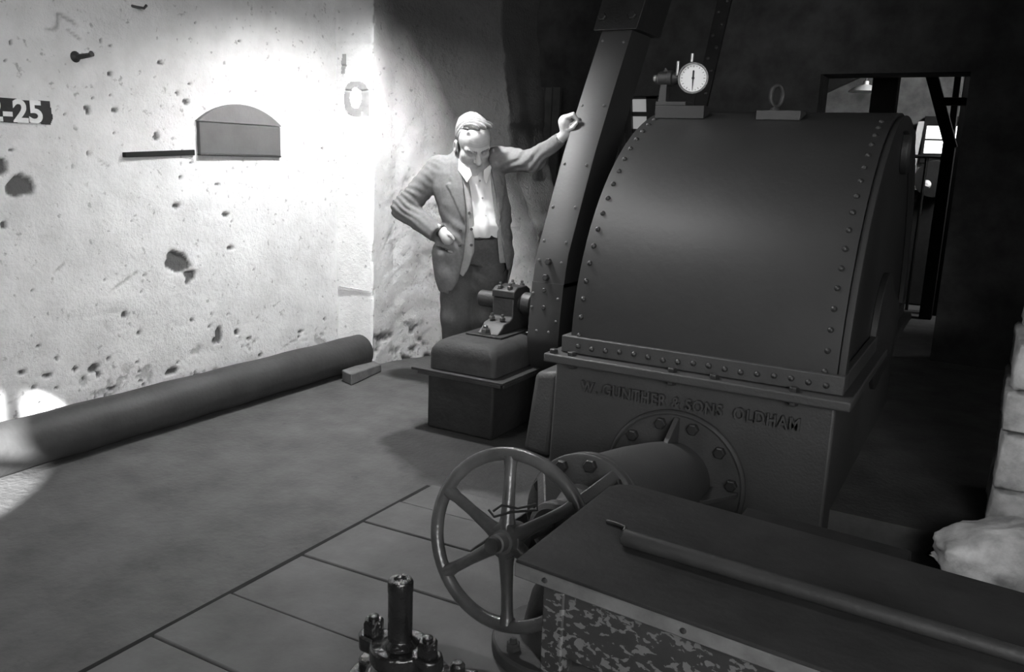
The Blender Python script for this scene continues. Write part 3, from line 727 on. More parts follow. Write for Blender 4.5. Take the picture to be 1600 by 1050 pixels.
bs = MB().hexa([(-1.715, YF, -.79), (-.447, YF, -.79), (-.447, 5.55, -.79), (-1.715, 5.55, -.79)], [(-1.675, YF, .505), (-.447, YF, .505), (-.447, 5.53, .505), (-1.675, 5.53, .505)])
bs.build('base_casting', MT['cast'], t, .012)
me = text_mesh('W. GUNTHER & SONS  OLDHAM', .06, .022, 0.0012, 1.15)
co = np.array([v.co[:] for v in me.vertices]); wx = co[:, 0].max() - co[:, 0].min(); hz_ = co[:, 1].max() - co[:, 1].min()
x0 = at_y(910, 604, YF)[0]; x1 = at_y(1251, 662, YF)[0]; zc_ = .396
for v in me.vertices:
    c = v.co.copy(); v.co = ((c.x - co[:, 0].min()) / wx * (x1 - x0) + x0, YF - .008 - c.z, zc_ + c.y / hz_ * .054)
me.flip_normals()
adj = {i: i for i in range(len(me.vertices))}
def root(i):
    while adj[i] != i: adj[i] = adj[adj[i]]; i = adj[i]
    return i
kv = {}
for v in me.vertices:                         # weld by position, then gather each raised letter
    k = tuple(round(c, 5) for c in v.co)
    if k in kv: adj[root(v.index)] = root(kv[k])
    kv[k] = v.index
for p in me.polygons:
    for i in p.vertices[1:]: adj[root(i)] = root(p.vertices[0])
isl = {}
for p in me.polygons: isl.setdefault(root(p.vertices[0]), []).append(p)
for ps_ in isl.values():
    ids = sorted({i for p in ps_ for i in p.vertices}); rm = {j: k for k, j in enumerate(ids)}
    MB().add([me.vertices[i].co for i in ids], [[rm[i] for i in p.vertices] for p in ps_]).build('raised_letter', MT['cast'], t, angle=30)
bpy.data.meshes.remove(me)
MB().hexa([(-1.86, 3.42, 0), (-1.70, 3.40, 0), (-1.70, 4.1, 0), (-1.86, 4.1, 0)], [(-1.82, 3.44, .40), (-1.68, 3.42, .43), (-1.68, 4.08, .43), (-1.82, 4.08, .40)]).build('side_buttress', MT['cast'], t, .03, seg=4)

# ------------------------------------------------------------------ spear valve with hand wheel
FC = Vector((-1.07, YF, .055))
wc = Vector(at_y(795, 843, 1.9))
AX = (wc - Vector((-1.075, YF, .06))).normalized(); LEN = (wc - FC).length
t = thing('spear_valve', 'cast inlet pipe and valve bolted to the casing front, with a spoked hand wheel', 'valve', (-1.1, 2.7, 0))
inlet = MB().lathe([(.21, .001), (.312, .001), (.312, .018), (.30, .03), (.292, .022), (.20, .022)], FC, (0, -1, 0), 56).build('inlet_flange', MT['cast'], t, .003)
fb = MB().hexbolt((0, 0, 0), (0, 0, 1), .026, .026).mesh('bolt', MT['iron'])
scatter('bolt', fb, [(FC + Vector((math.sin(a), 0, math.cos(a))) * .257 + Vector((0, -.022, 0)), (0, -1, 0)) for a in [math.radians(16.4 + 32.73 * k) for k in range(11)]], inlet)
for k in range(0, 4):
    a = PI / 2 * k; dr = Vector((math.sin(a), 0, math.cos(a))); sd = Vector((math.cos(a), 0, -math.sin(a)))
    MB().prism([(.17, 0), (.285, 0), (.285, .02), (.19, .17), (.17, .17)], FC + sd * -.011 + Vector((0, -.022, 0)), dr, (0, -1, 0), sd * .022).build('gusset', MT['cast'], inlet, .003)
P = lambda s: FC + AX * (LEN * s)
MB().lathe([(.165, .036), (.170, .10), (.178, .25), (.184, .50), (.182, .78), (.178, .94)], FC, AX, 48).cyl(P(.31), P(.31) + Vector((0, 0, -.8)), .175, n=40).build('pipe_body', MT['cast'], t, angle=50)
LB = .935
bon = MB().lathe([(.19, LB), (.202, LB + .006), (.202, LB + .035), (.196, LB + .04), (.202, LB + .045), (.202, LB + .075), (.192, LB + .082), (.10, LB + .09), (.075, LB + .18), (.06, LB + .26), (.04, LB + .28)], FC, AX, 56).build('bonnet_flange', MT['cast'], t, .003)
_, bu, bv = frame(AX)
scatter('bolt', MB().hexbolt((0, 0, 0), (0, 0, 1), .023, .026).mesh('bolt', MT['iron']), [(P(0) + AX * (LB + .08) + (bu * math.cos(a) + bv * math.sin(a)) * .168, AX) for a in [2 * PI * (k + .35) / 10 for k in range(10)]], bon)
br = MB()
for k in range(4):
    a = 2 * PI * (k + .62) / 4; dr = bu * math.cos(a) + bv * math.sin(a); sd = AX.cross(dr)
    br.prism([(.05, LB + .08), (.19, LB + .08), (.19, LB + .10), (.17, LB + .125), (.075, LB + .26), (.05, LB + .28)], FC - sd * .02, dr, AX, sd * .04)
br.lathe([(.06, LB + .25), (.075, LB + .255), (.075, LB + .305), (.055, LB + .32), (.04, LB + .32)], FC, AX, 32)
br.build('bracket', MT['cast'], t, .005)
MB().cyl(FC + AX * (LB + .3), wc + AX * .10, .021, n=20).build('spear_rod', MT['steel'], t)
WR = .240
rim = MB()
c, s_ = AX, None
ring = [wc + (bu * math.cos(2 * PI * k / 72) + bv * math.sin(2 * PI * k / 72)) * WR for k in range(72)]
rim.tube(ring, .019, 14, closed=True)
wheel = rim.build('handwheel', MT['wheel'], t, angle=60)
for k in range(6):
    # spoke angle measured in the wheel plane, up = world Z
    a = math.radians(37 + 60 * k)
    upw = (Vector((0, 0, 1)) - AX * AX.z).normalized(); rtw = Vector((1, 0, 0)) - AX * AX.x; rtw = (rtw - upw * rtw.dot(upw)).normalized()
    dr = rtw * math.cos(a) + upw * math.sin(a)
    MB().tube([wc + AX * .012 + dr * .03, wc + AX * .010 + dr * .07, wc + AX * .004 + dr * .14, wc + dr * .20, wc + dr * .235], [.026, .020, .0165, .017, .022], 12).build('spoke', MT['wheel'], wheel, angle=60)
MB().lathe([(.02, -.05), (.045, -.05), (.05, -.02), (.052, .02), (.048, .032), (.03, .036)], wc, AX, 32).build('hub', MT['wheel'], wheel, .002)
MB().lathe([(.034, .034), (.034, .042), (.026, .044), (.026, .075), (.022, .078), (.013, .078), (.012, .088), (.0, .09)], wc, AX, 28).build('hub_nut', MT['rivet'], wheel)
wr = MB(); q = wc + AX * .03
wr.tube([q + rtw * (-.045) + upw * .075, q + rtw * (-.02) + upw * .098, q + rtw * .03 + upw * .10, q + rtw * .085 + upw * .125, q + rtw * .09 + upw * .11, q + rtw * .01 + upw * .085, q + rtw * (-.04) + upw * .06, q + rtw * (-.06) + upw * .075], .0035, 7)
tag(wr.build('wire_loop', MT['iron']), 'twisted loop of thin wire caught on the hand wheel above its hub', 'wire')

# round floor flange under the wheel
fx, fy = -.93, 1.99
t = thing('floor_flange', 'round rusty pipe flange on the floor below the hand wheel', 'flange', (fx, fy, 0))
MB().lathe([(.19, .012), (.20, .016), (.20, .05), (.192, .056), (.12, .058), (.112, .075), (.105, .12), (.09, .19), (.07, .23), (0, .24)], (fx, fy, 0), (0, 0, 1), 48).build('flange', MT['pipe'], t, .003)
scatter('bolt', MB().hexbolt((0, 0, 0), (0, 0, 1), .021, .022, .012).mesh('bolt', MT['pipe']), [((fx + .158 * math.cos(a), fy + .158 * math.sin(a), .055), (0, 0, 1)) for a in [2 * PI * (k + .3) / 8 for k in range(8)]], t)

# ------------------------------------------------------------------ oily valve gland in the foreground
gz = .30
A = Vector(at_z(584, 985, gz)); Bp = Vector(at_z(668, 1020, gz)); gc = (A + Bp) / 2
gx, gy = gc.x, gc.y
t = thing('valve_gland', 'oily black gland and spindle standing up from the floor in the foreground', 'valve gland', (gx, gy, 0))
dv = (Bp - A).normalized(); pv = Vector((-dv.y, dv.x, 0)); hl = (Bp - A).length / 2
MB().lathe([(.13, 0.012), (.13, .10), (.118, .10), (.118, .17), (.125, .18), (.125, .205), (.085, .21), (.075, .235), (.055, .25)], (gx, gy, 0), (0, 0, 1), 40).build('valve_body', MT['oily'], t, .004)
def stadium(hl_, rc, r, n=16):
    p = []
    for k in range(n): a = -PI / 2 + PI * k / n; p.append((hl_ + r * math.cos(a), r * math.sin(a)))
    for k in range(n): a = -PI / 2 + .9 + (PI - 1.8) * 0
    for k in range(n + 1): a = PI / 2 + PI * k / n * 1.0; p.append((-hl_ + r * math.cos(a), r * math.sin(a)))
    return p
def oval(hl_, r_end, r_mid, n=40):
    p = []
    for k in range(n):
        a = 2 * PI * k / n; c_, s_ = math.cos(a), math.sin(a)
        R1 = r_mid; best = 0
        for cx, rr in ((0, r_mid), (hl_, r_end), (-hl_, r_end)):
            b = cx * c_; disc = b * b - (cx * cx - rr * rr)
            if disc > 0: best = max(best, b + math.sqrt(disc))
        p.append((best * c_, best * s_))
    return p
ov = oval(hl, .036, .070)
MB().prism(ov, (gx, gy, gz - .045), dv, pv, (0, 0, .04)).build('gland_flange', MT['oily'], t, .006)
MB().prism(oval(hl, .036, .074), (gx, gy, gz - .10), dv, pv, (0, 0, .03)).build('lower_flange', MT['oily'], t, .006)
MB().lathe([(.045, gz - .006), (.034, gz + .004), (.0285, gz + .01), (.0285, gz + .125), (.0295, gz + .128), (.0295, gz + .15), (.026, gz + .157), (.015, gz + .158), (.012, gz + .152), (0, gz + .152)], (gx, gy, 0), (0, 0, 1), 32).build('spindle', MT['oily'], t, .001)
gn = MB().hexbolt((0, 0, 0), (0, 0, 1), .025, .036, .010).mesh('nut', MT['oily'])
scatter('nut', gn, [((gx + dv.x * hl * s, gy + dv.y * hl * s, gz - .005), (0, 0, 1)) for s in (1, -1)], t)
sq = Vector(at_z(715, 1045, .22))
MB().lathe([(.018, .012), (.018, .23), (.012, .238), (0, .238)], (sq.x, sq.y, 0), (0, 0, 1), 18).build('stud', MT['oily'], t, .002)
MB().hexa([(gx - .02, gy - .07, .17), (sq.x + .03, sq.y - .05, .17), (sq.x + .03, sq.y + .05, .17), (gx - .02, gy + .09, .17)], [(gx - .02, gy - .07, .20), (sq.x + .03, sq.y - .05, .20), (sq.x + .03, sq.y + .05, .20), (gx - .02, gy + .09, .20)]).build('stud_flange', MT['oily'], t, .006)

# ------------------------------------------------------------------ bench
BZ = .60
FLc = Vector(at_z(805, 874, BZ)); BLc = Vector(at_z(952, 759, BZ)); BL2 = Vector(at_z(992, 757, BZ))
fr = Vector(at_z(1077, 971, BZ)); dvf = (fr - FLc).normalized(); FRc = FLc + dvf * 2.1
bk2 = Vector(at_z(1600, 925, BZ)); dvb = (bk2 - BL2).normalized(); BRc = BL2 + dvb * 1.9
t = thing('workbench', 'low greasy wooden bench with flaking painted front in the right foreground', 'bench', (.2, 1.55, 0))
poly = [FLc, FRc, BRc, BL2, BL2.lerp(BLc, .55) + Vector((-.008, .006, 0)), BLc]
MB().prism([(p.x, p.y) for p in poly], (0, 0, BZ - .034), (1, 0, 0), (0, 1, 0), (0, 0, .034)).build('bench_top', MT['bench'], t, .004)
nrm = Vector((-dvf.y, dvf.x, 0))
edge = MB().hexa([FLc - nrm * .003 + Vector((0, 0, -.036)), FRc - nrm * .003 + Vector((0, 0, -.036)), FRc + nrm * .01 + Vector((0, 0, -.036)), FLc + nrm * .01 + Vector((0, 0, -.036))],
          [FLc - nrm * .003 + Vector((0, 0, -.006)), FRc - nrm * .003 + Vector((0, 0, -.006)), FRc + nrm * .01 + Vector((0, 0, -.006)), FLc + nrm * .01 + Vector((0, 0, -.006))])
plab(edge.build('edge_strip', MT['bench_edge'], t, .003), 'paler worn wooden edge strip')
def along(s, off): return FLc + dvf * s + nrm * off
ap = MB(); p0, p1, p2, p3 = along(.10, .028), along(2.0, .028), along(2.0, .05), along(.10, .05)
z0_, z1_ = BZ - .195, BZ - .037
ap.hexa([(p.x, p.y, z0_) for p in (p0, p1, p2, p3)], [(p.x, p.y, z1_) for p in (p0, p1, p2, p3)])
plab(ap.build('apron', MT['peel'], t, .003), 'dark front apron with flaking paint')
for s, off in ((.055, .024), (1.95, .024), (.055, .40), (1.9, .34)):
    p0, p1, p2, p3 = along(s, off), along(s + .05, off), along(s + .05, off + .05), along(s, off + .05)
    MB().hexa([(p.x, p.y, .012 if s < 1 else 0) for p in (p0, p1, p2, p3)], [(p.x, p.y, z1_) for p in (p0, p1, p2, p3)]).build('leg', MT['peel'], t, .004)
ea = along(.06, .07); eb = along(.06, .40)
MB().hexa([(ea.x, ea.y, z0_), (ea.x + .03, ea.y, z0_), (eb.x + .03, eb.y, z0_), (eb.x, eb.y, z0_)], [(ea.x, ea.y, z1_), (ea.x + .03, ea.y, z1_), (eb.x + .03, eb.y, z1_), (eb.x, eb.y, z1_)]).build('end_rail', MT['peel'], t, .003)
nh = MB().lathe([(.006, 0), (.005, .003), (0, .004)], (0, 0, 0), (0, 0, 1), 10).mesh('nail_head', MT['iron'])
scatter('nail_head', nh, [(along(s, -.0035) + Vector((0, 0, -.02)), -nrm) for s in (.075, .37, .72, 1.1)], t)
rr = .019
ra = Vector(at_z(972, 838, BZ + rr)); rb = Vector(at_z(1330, 945, BZ + rr)); rd = (rb - ra).normalized(); rb = ra + rd * .95
bar_ = MB().lathe([(.010, 0), (.014, .002), (rr - .001, .006), (rr, .014)] + [(rr - .0006 * k, .014 + .09 * k) for k in range(1, 10)] + [(rr - .006, .93), (.008, .95)], ra, rd, 24)
tag(bar_.build('round_bar', MT['bar']), 'long round worn bar lying across the bench top', 'bar')
h0 = Vector(at_z(948, 814, BZ + .005))
tag(MB().tube([h0, h0 + Vector((.03, -.004, .001)), h0 + Vector((.05, -.012, .002)), h0 + Vector((.055, -.03, .001))], .0045, 8).build('bent_nail', MT['iron']), 'small bent dark nail beside the end of the round bar', 'nail')

# dark low trough between the bench and the casing
k0 = at_z(1180, 795, .18); k1 = at_z(1425, 860, .18)
mb = MB(); mb.hexa([(k0[0] - .03, k0[1] - .22, .0 if k0[0] > PX1 else .0), (k1[0], k0[1] - .22, .0), (k1[0], k1[1], .0), (k0[0] - .03, k0[1], .0)], [(k0[0] - .03, k0[1] - .22, .18), (k1[0], k0[1] - .22, .18), (k1[0], k1[1], .18), (k0[0] - .03, k0[1], .18)])
tag(mb.build('pit_cover_beam', MT['timber_dark'], bevel=.006), 'dark timber baulk lying behind the bench in front of the casing', 'timber')

# ------------------------------------------------------------------ gauge and lifting eye on the cover
gy_ = 4.2
gcn = Vector(at_y(1083, 122, gy_)); gr = (Vector(at_y(1083, 97, gy_)) - gcn).length
def ztop(y, R=CR): return CZ + math.sqrt(max(R * R - (y - CY) ** 2, 0))
t = thing('dial_tachometer', 'round white dial gauge on a bracket on top of the casing', 'gauge', (gcn.x - .1, gy_, ztop(gy_)))
fn = Vector((.30, -1.0, -.10)).normalized()
MB().lathe([(.03, -.065), (gr * .6, -.055), (gr * .92, -.035), (gr, -.02), (gr, .012), (gr * .97, .018), (gr * .88, .018), (gr * .86, .008), (gr * .86, .002), (0, .002)], gcn, fn, 48).build('case', MT['steel'], t)
dial = MB().lathe([(gr * .85, .003), (gr * .85, .005), (0, .005)], gcn, fn, 48).build('dial_face', MT['dial'], t)
_, du, dv2 = frame(fn)
tk = MB()
for k in range(24):
    a = 2 * PI * k / 24; dr = du * math.cos(a) + dv2 * math.sin(a); sd = fn.cross(dr)
    L0 = .66 if k % 2 == 0 else .72
    tk.prism([(gr * L0, -.0012), (gr * .78, -.0012), (gr * .78, .0012), (gr * L0, .0012)], gcn + fn * .0052, dr, sd, fn * .0012)
plab(tk.build('scale_marks', MT['black'], dial), 'black scale marks')
up_ = (Vector((0, 0, 1)) - fn * fn.z).normalized(); sd = up_.cross(fn)
nd = MB().prism([(-gr * .68, -.0015), (-gr * .68, .0015), (0, .004), (gr * .45, .0045), (gr * .5, 0), (gr * .45, -.0045), (0, -.004)], gcn + fn * .0075, up_, sd, fn * .0015).lathe([(.007, .007), (.007, .011), (0, .012)], gcn, fn, 14)
plab(nd.build('needle', MT['black'], dial), 'thin black needle')
bx = Vector(at_y(1034, 123, gy_ + .03))
body = MB().lathe([(.0, -.025), (.018, -.024), (.018, 0), (.028, .002), (.036, .012), (.036, .055), (.040, .057), (.040, .08), (.030, .085), (.030, .125)], bx + Vector((-.02, 0, 0)), (1, 0, .0), 28).build('drive_body', MT['iron'], t, .001)
plab(MB().lathe([(.017, -.012), (.0185, -.006), (.0185, .004), (.015, .008)], bx + Vector((-.03, 0, 0)), (1, 0, 0), 24).build('bright_collar', MT['bright'], t), 'bright metal collar')
for px_2, py_2, h in ((1060, 96, .062), (1082, 84, .034)):
    p = Vector(at_y(px_2, py_2, gy_)); MB().lathe([(.0075, -.005 - h), (.0075, 0), (.006, .002), (0, .002)], p + Vector((0, 0, .0)), (0, 0, 1), 14).build('knob', MT['bright'], t)
MB().prism([(-.02, 0), (.02, 0), (.0, .028)], bx + Vector((.02, -.006, .026)), (1, 0, 0), (0, 0, 1), (0, .012, 0)).build('lug', MT['iron'], t, .001)
l0, l1 = at_y(1031, 160, gy_), at_y(1105, 172, gy_); l2 = at_y(1076, 160, gy_)
(lambda xa, xb, ya, yb, zt: MB().hexa([(xa, ya, ztop(ya) + .002), (xb, ya, ztop(ya) + .002), (xb, yb, ztop(yb) + .002), (xa, yb, ztop(yb) + .002)], [(xa, ya, zt), (xb, ya, zt), (xb, yb, zt), (xa, yb, zt)]))(l0[0] - .004, l1[0], gy_ - .05, gy_ + .03, at_y(1080, 166, gy_)[2]).build('base_plate', MT['guard'], t, .003)
zt2 = at_y(1080, 166, gy_)[2]
MB().box((l0[0] - .006, gy_ - .045, zt2), (l2[0], gy_ + .07, zt2 + .02)).build('top_plate', MT['guard'], t, .003)
sx_ = bx.x + .018
MB().hexa([(sx_ - .022, gy_ + .005, zt2 + .02), (sx_ + .022, gy_ + .005, zt2 + .02), (sx_ + .022, gy_ + .05, zt2 + .02), (sx_ - .022, gy_ + .05, zt2 + .02)], [(sx_ - .015, gy_ + .012, bx.z - .02), (sx_ + .018, gy_ + .012, bx.z - .02), (sx_ + .018, gy_ + .045, bx.z - .02), (sx_ - .015, gy_ + .045, bx.z - .02)]).build('post', MT['guard'], t, .003)

le = Vector(at_y(1214, 150, gy_)); e0 = at_y(1187, 172, gy_); e1 = at_y(1256, 172, gy_)
t = thing('lifting_eye', 'dark iron lifting eye on a small base plate on top of the casing', 'lifting eye', (le.x, gy_, ztop(gy_)))
(lambda xa, xb, ya, yb, zt: MB().hexa([(xa, ya, ztop(ya) + .002), (xb, ya, ztop(ya) + .002), (xb, yb, ztop(yb) + .002), (xa, yb, ztop(yb) + .002)], [(xa, ya, zt), (xb, ya, zt), (xb, yb, zt), (xa, yb, zt)]))(e0[0], e1[0], gy_ - .06, gy_ + .06, ztop(gy_ + .06) + .014).build('base_plate', MT['cast'], t, .003)
MB().tube([le + Vector((math.cos(2 * PI * k / 28) * .030 * .8, math.cos(2 * PI * k / 28) * .03 * .6, math.sin(2 * PI * k / 28) * .048)) for k in range(28)], .012, 10, closed=True).lathe([(.03, -.085), (.026, -.06), (.018, -.05)], le, (0, 0, 1), 18).build('eye', MT['iron'], t)

# ------------------------------------------------------------------ stone pier on the right with its rubble foot
def stone_block(name, lo, hi, seed, m, amp=.012, res=.02):
    bm = bmesh.new(); (a, b, c), (d, e, g) = lo, hi
    bmesh.ops.create_cube(bm, size=1.0)
    nx = 12
    bmesh.ops.subdivide_edges(bm, edges=bm.edges, cuts=nx, use_grid_fill=True)
    for v in bm.verts:
        q = v.co
        p = Vector((a + (d - a) * (q.x + .5), b + (e - b) * (q.y + .5), c + (g - c) * (q.z + .5)))
        n = Vector((q.x ** 7, q.y ** 7, q.z ** 7)); n = n.normalized() if n.length > 1e-9 else Vector((0, 0, 0))
        k = float(fbm(p.x * 7, p.y * 7, p.z * 9, seed, 3)) * amp + float(fbm(p.x * 25, p.y * 25, p.z * 25, seed + 3, 2)) * amp * .5
        edge = sum(1 for t_ in (abs(q.x), abs(q.y), abs(q.z)) if t_ > .44)
        v.co = p + n * (k - (.012 if edge > 1 else 0))
    me = bpy.data.meshes.new(name); bm.to_mesh(me); bm.free(); me.materials.append(m); me.shade_smooth()
    o = bpy.data.objects.new(name, me); C.objects.link(o); return o
pc = at_z(1537, 838, 0.0); pxl = pc[0]; pyl = pc[1]
zl = [0.0, .20, .43, .60, .79, 1.09, 1.5, 2.0, 2.6, 3.2]
t = thing('stone_pier', 'pale rough stone pier at the right edge of the scene', 'pier', (pxl + .3, pyl + .3, 0)); t['kind'] = 'structure'
for i in range(len(zl) - 1):
    off = [.0, .006, -.004, .012, .03, .07, .06, .07, .07][i]
    o = stone_block('pier_stone', (pxl + off, pyl, zl[i]), (pxl + .9, pyl + .6, zl[i + 1] - .006), 80 + i, MT['grey_stone']); attach(o, t)
def boulder(name, c, r, seed, m, flat=1.0):
    bm = bmesh.new(); bmesh.ops.create_icosphere(bm, subdivisions=5, radius=1.0)
    for v in bm.verts:
        n = v.co.normalized(); k = 1 + .22 * float(fbm(n.x * 1.8 + seed, n.y * 1.8, n.z * 1.8, seed, 4)) + .05 * float(fbm(n.x * 9, n.y * 9, n.z * 9, seed, 3))
        v.co = Vector((c[0] + n.x * r[0] * k, c[1] + n.y * r[1] * k, max(c[2] + n.z * r[2] * k, 0.0)))
    me = bpy.data.meshes.new(name); bm.to_mesh(me); bm.free(); me.materials.append(m); me.shade_smooth()
    o = bpy.data.objects.new(name, me); C.objects.link(o); return o
tag(boulder('footing_stone', (pxl + .16, pyl - .30, .02), (.34, .24, .16), 5, MT['grey_stone']), 'rounded crumbling footing stone at the base of the right-hand pier', 'stone')

# ------------------------------------------------------------------ the dark mill beyond
# iron glazing bars and hazy pane glimpsed between guard and casing
pn = MB().box((GX0, YB + .2, GZ0), (GX1, YB + .21, GZ1)).build('window_2', MT['dim_pane']); struct(pn)
pn2 = MB()
for py_ in (177, 204):
    z = at_y(1000, py_, YB)[2]; pn2.box((GX0, YB + .10, z - .018), (GX1, YB + .15, z + .018))
for px_2, w in ((983, .03), (1021, .05)):
    x = at_y(px_2, 180, YB)[0]; pn2.prism([(x - w, GZ0), (x + w, GZ0), (x + w - .06, GZ1), (x - w - .06, GZ1)], (0, YB + .08, 0), (1, 0, 0), (0, 0, 1), (0, .04, 0))
zt_ = at_y(1000, 153, YB)[2]; pn2.box((GX0, YB + .08, zt_), (GX1, YB + .14, GZ1 + .05))
o = pn2.build('glazing_bars', MT['iron']); attach(o, pn)
d0 = at_y(815, 290, YB); d1 = at_y(880, 137, YB)
dr_ = MB(); nbd = 5
for k in range(nbd):
    xa = d0[0] + (d1[0] - d0[0]) * k / nbd; xb = d0[0] + (d1[0] - d0[0]) * (k + 1) / nbd - .006; dr_.box((xa, YB - .05, .0), (xb, YB - .005, d1[2]))
struct(dr_.build('door_1', mat('boarded_door', 0.09, 0.8, 0, 0.3, 6), bevel=.004))

def post_px(name, label, xt, yt, xb, yb, w, y, m, cat='post', group=None, dep=.12):
    a = at_y(xt, yt, y); b = at_y(xb, yb, y); d = (b - a) / np.linalg.norm(b - a); a = a - d * .02
    mb = MB(); u = Vector((d[2], 0, -d[0]))
    mb.prism([(0, -w / 2), (np.linalg.norm(b - a), -w / 2), (np.linalg.norm(b - a), w / 2), (0, w / 2)], a, d, u, (0, dep, 0))
    return mb
zc2 = at_y(1380, 110, 8.2)
xA, xB = at_y(1361, 145, 8.2)[0], at_y(1401, 145, 8.2)[0]
cmb = MB().box((xA, 8.2, 0), (xB, 8.4, 3.195)); cmb.box((xA - .06, 8.14, 0), (xB + .06, 8.46, .12)); cmb.box((xA - .05, 8.15, zc2[2] + .1), (xB + .05, 8.45, zc2[2] + .3))
tag(cmb.build('timber_column', MT['timber_dark'], bevel=.01), 'broad dark upright column in the opening beyond the casing', 'column')
YT = 9.0
t = thing('steel_trestle', 'dark V-shaped bracing with an upright post beyond the casing at the right', 'trestle', (at_y(1480, 240, YT)[0], YT, 0))
post_px('', '', 1450, 95, 1486, 232, .105, YT, MT['iron']).build('strut', MT['timber_dark'], t, .006)
post_px('', '', 1500, 95, 1483, 236, .06, YT + .15, MT['iron']).build('strut', MT['timber_dark'], t, .006)
a = at_y(1510, 150, YT + .3); MB().box((a[0] - .04, YT + .3, 0), (a[0] + .05, YT + .42, 3.195)).build('post', MT['timber_dark'], t, .006)
a = at_y(1480, 240, YT); MB().box((a[0] - .05, YT, 0), (a[0] + .06, YT + .14, a[2] + .10)).build('post', MT['timber_dark'], t, .006)
b0 = at_y(1468, 158, YT - .2); b1 = at_y(1580, 158, YT - .2)
MB().box((b0[0], YT - .12, b0[2] - .03), (b1[0] + .2, YT - .02, b0[2] + .04)).build('crossbar', MT['timber_dark'], t, .006)
# sloping roof timber at the top left of the opening
YG = 10.8
g_ = [at_y(1240, 108, YG), at_y(1368, 108, YG), at_y(1280, 148, YG), at_y(1240, 165, YG)]
tag(MB().prism([(p[0], p[2]) for p in (g_[3], g_[2], g_[1], g_[0])], (0, YG, 0), (1, 0, 0), (0, 0, 1), (0, .15, 0)).build('roof_timber', MT['timber_dark']), 'dark sloping timber across the upper left of the far opening', 'roof timber')
# pendant lamp in the far hall
pl = Vector(at_y(1352, 139, 10.0))
t = thing('pendant_lamp', 'pale shallow enamel lamp shade hanging in the far hall', 'lamp', (pl.x, pl.y, pl.z))
MB().lathe([(.17, -.03), (.172, -.026), (.12, .015), (.05, .04), (.03, .045), (.028, .08), (0, .085)], pl, (0, 0, 1), 32).lathe([(.165, -.029), (.115, .012), (.04, .034)], pl, (0, 0, 1), 32).build('shade', MT['enamel'], t)
MB().cyl(pl + Vector((0, 0, .08)), (pl.x, pl.y, 3.2), .008, n=8).build('cord', MT['wood'], t)
# far window
wa = at_y(1449, 197, 12.55); wb_ = at_y(1505, 241, 12.55)
fw_ = MB(); x0, x1, z0, z1 = wa[0], wb_[0], wb_[2], wa[2]
wpane = struct(MB().box((x0, 12.52, z0), (x1, 12.53, z1)).build('window_3', MT['pane']))
for bxs in ((x0 - .03, 12.44, z0 - .12, x0, 12.60, z1 + .12), (x1, 12.44, z0 - .12, x1 + .1, 12.60, z1 + .12), (x0, 12.44, z1, x1, 12.6, z1 + .12), (x0, 12.44, z0 - .12, x1, 12.6, z0)):
    fw_.box(bxs[:3], bxs[3:])
fw_.box((x0, 12.50, (z0 + z1) / 2 - .012), (x1, 12.52, (z0 + z1) / 2 + .012))
attach(fw_.build('window_frame', MT['timber_dark']), wpane)
s0 = at_y(1434, 265, 12.4); s1 = at_y(1443, 190, 12.4)
struct(MB().hexa([(x0 - .20, 12.38, s0[2] - .5), (x0 - .10, 12.38, s0[2] - .5), (x0 - .10, 12.6, s0[2] - .5), (x0 - .20, 12.6, s0[2] - .5)], [(x0 - .10, 12.38, s1[2]), (x0 - .03, 12.38, s1[2]), (x0 - .03, 12.6, s1[2]), (x0 - .10, 12.6, s1[2])]).build('trim_2', MT['enamel']))
# handrail and a distant machine
hr = Vector(at_y(1418, 244, 9.5)); hr2 = Vector(at_y(1480, 244, 9.5))
mb = MB().tube([(hr.x, 9.5, hr.z), (hr2.x, 9.5, hr.z)], .018, 8)
for x in (hr.x + .02, (hr.x + hr2.x) / 2, hr2.x - .02): mb.cyl((x, 9.5, 0), (x, 9.5, hr.z), .016, n=8)
tag(mb.build('handrail', MT['iron']), 'thin dark handrail in front of the far bright window', 'handrail')
ym = 9.9; m0 = at_y(1430, 262, ym); m1 = at_y(1505, 300, ym)
t = thing('far_machine', 'dim machine standing below the far bright window', 'machine', ((m0[0] + m1[0]) / 2, ym, 0))
MB().box((m0[0], ym, 0), (m1[0], ym + .5, m1[2])).build('machine_bed', MT['iron'], t, .02)
MB().lathe([(.05, 0), (.19, .0), (.19, .07), (.05, .07)], (m0[0] + .2, ym - .02, m1[2] + .12), (0, -1, 0), 24).build('pulley', MT['iron'], t, .004)
plab(MB().lathe([(.0, -.03), (.035, -.025), (.045, 0), (.032, .03), (0, .036)], at_y(1448, 288, ym - .2), (.4, -1, .3), 20).build('bright_boss', MT['enamel'], t), 'pale round boss')
MB().box((m0[0] + .28, ym + .05, m1[2]), (m0[0] + .42, ym + .3, m0[2] + .05)).build('headstock', MT['iron'], t, .01)

# slanting riveted strap in the dark above the casing
YK = 5.6
s0 = Vector(at_y(1136, -20, YK)); s1 = Vector(at_y(1104, 120, YK)); sd_ = (s1 - s0).normalized(); su = Vector((sd_.z, 0, -sd_.x)).normalized()
t = thing('iron_strap', 'thin dark riveted iron strap slanting through the darkness above the casing', 'strap', tuple(s1))
MB().prism([(-.8, -.045), ((s1 - s0).length + .25, -.045), ((s1 - s0).length + .25, .045), (-.8, .045)], s0, sd_, su, (0, .03, 0)).build('strap', MT['timber_dark'], t, .003)
scatter('rivet', rv2, [(s0 + sd_ * (.08 + .072 * k) + su * (.02 if k % 2 else -.02), (0, -1, 0)) for k in range(9)], t)

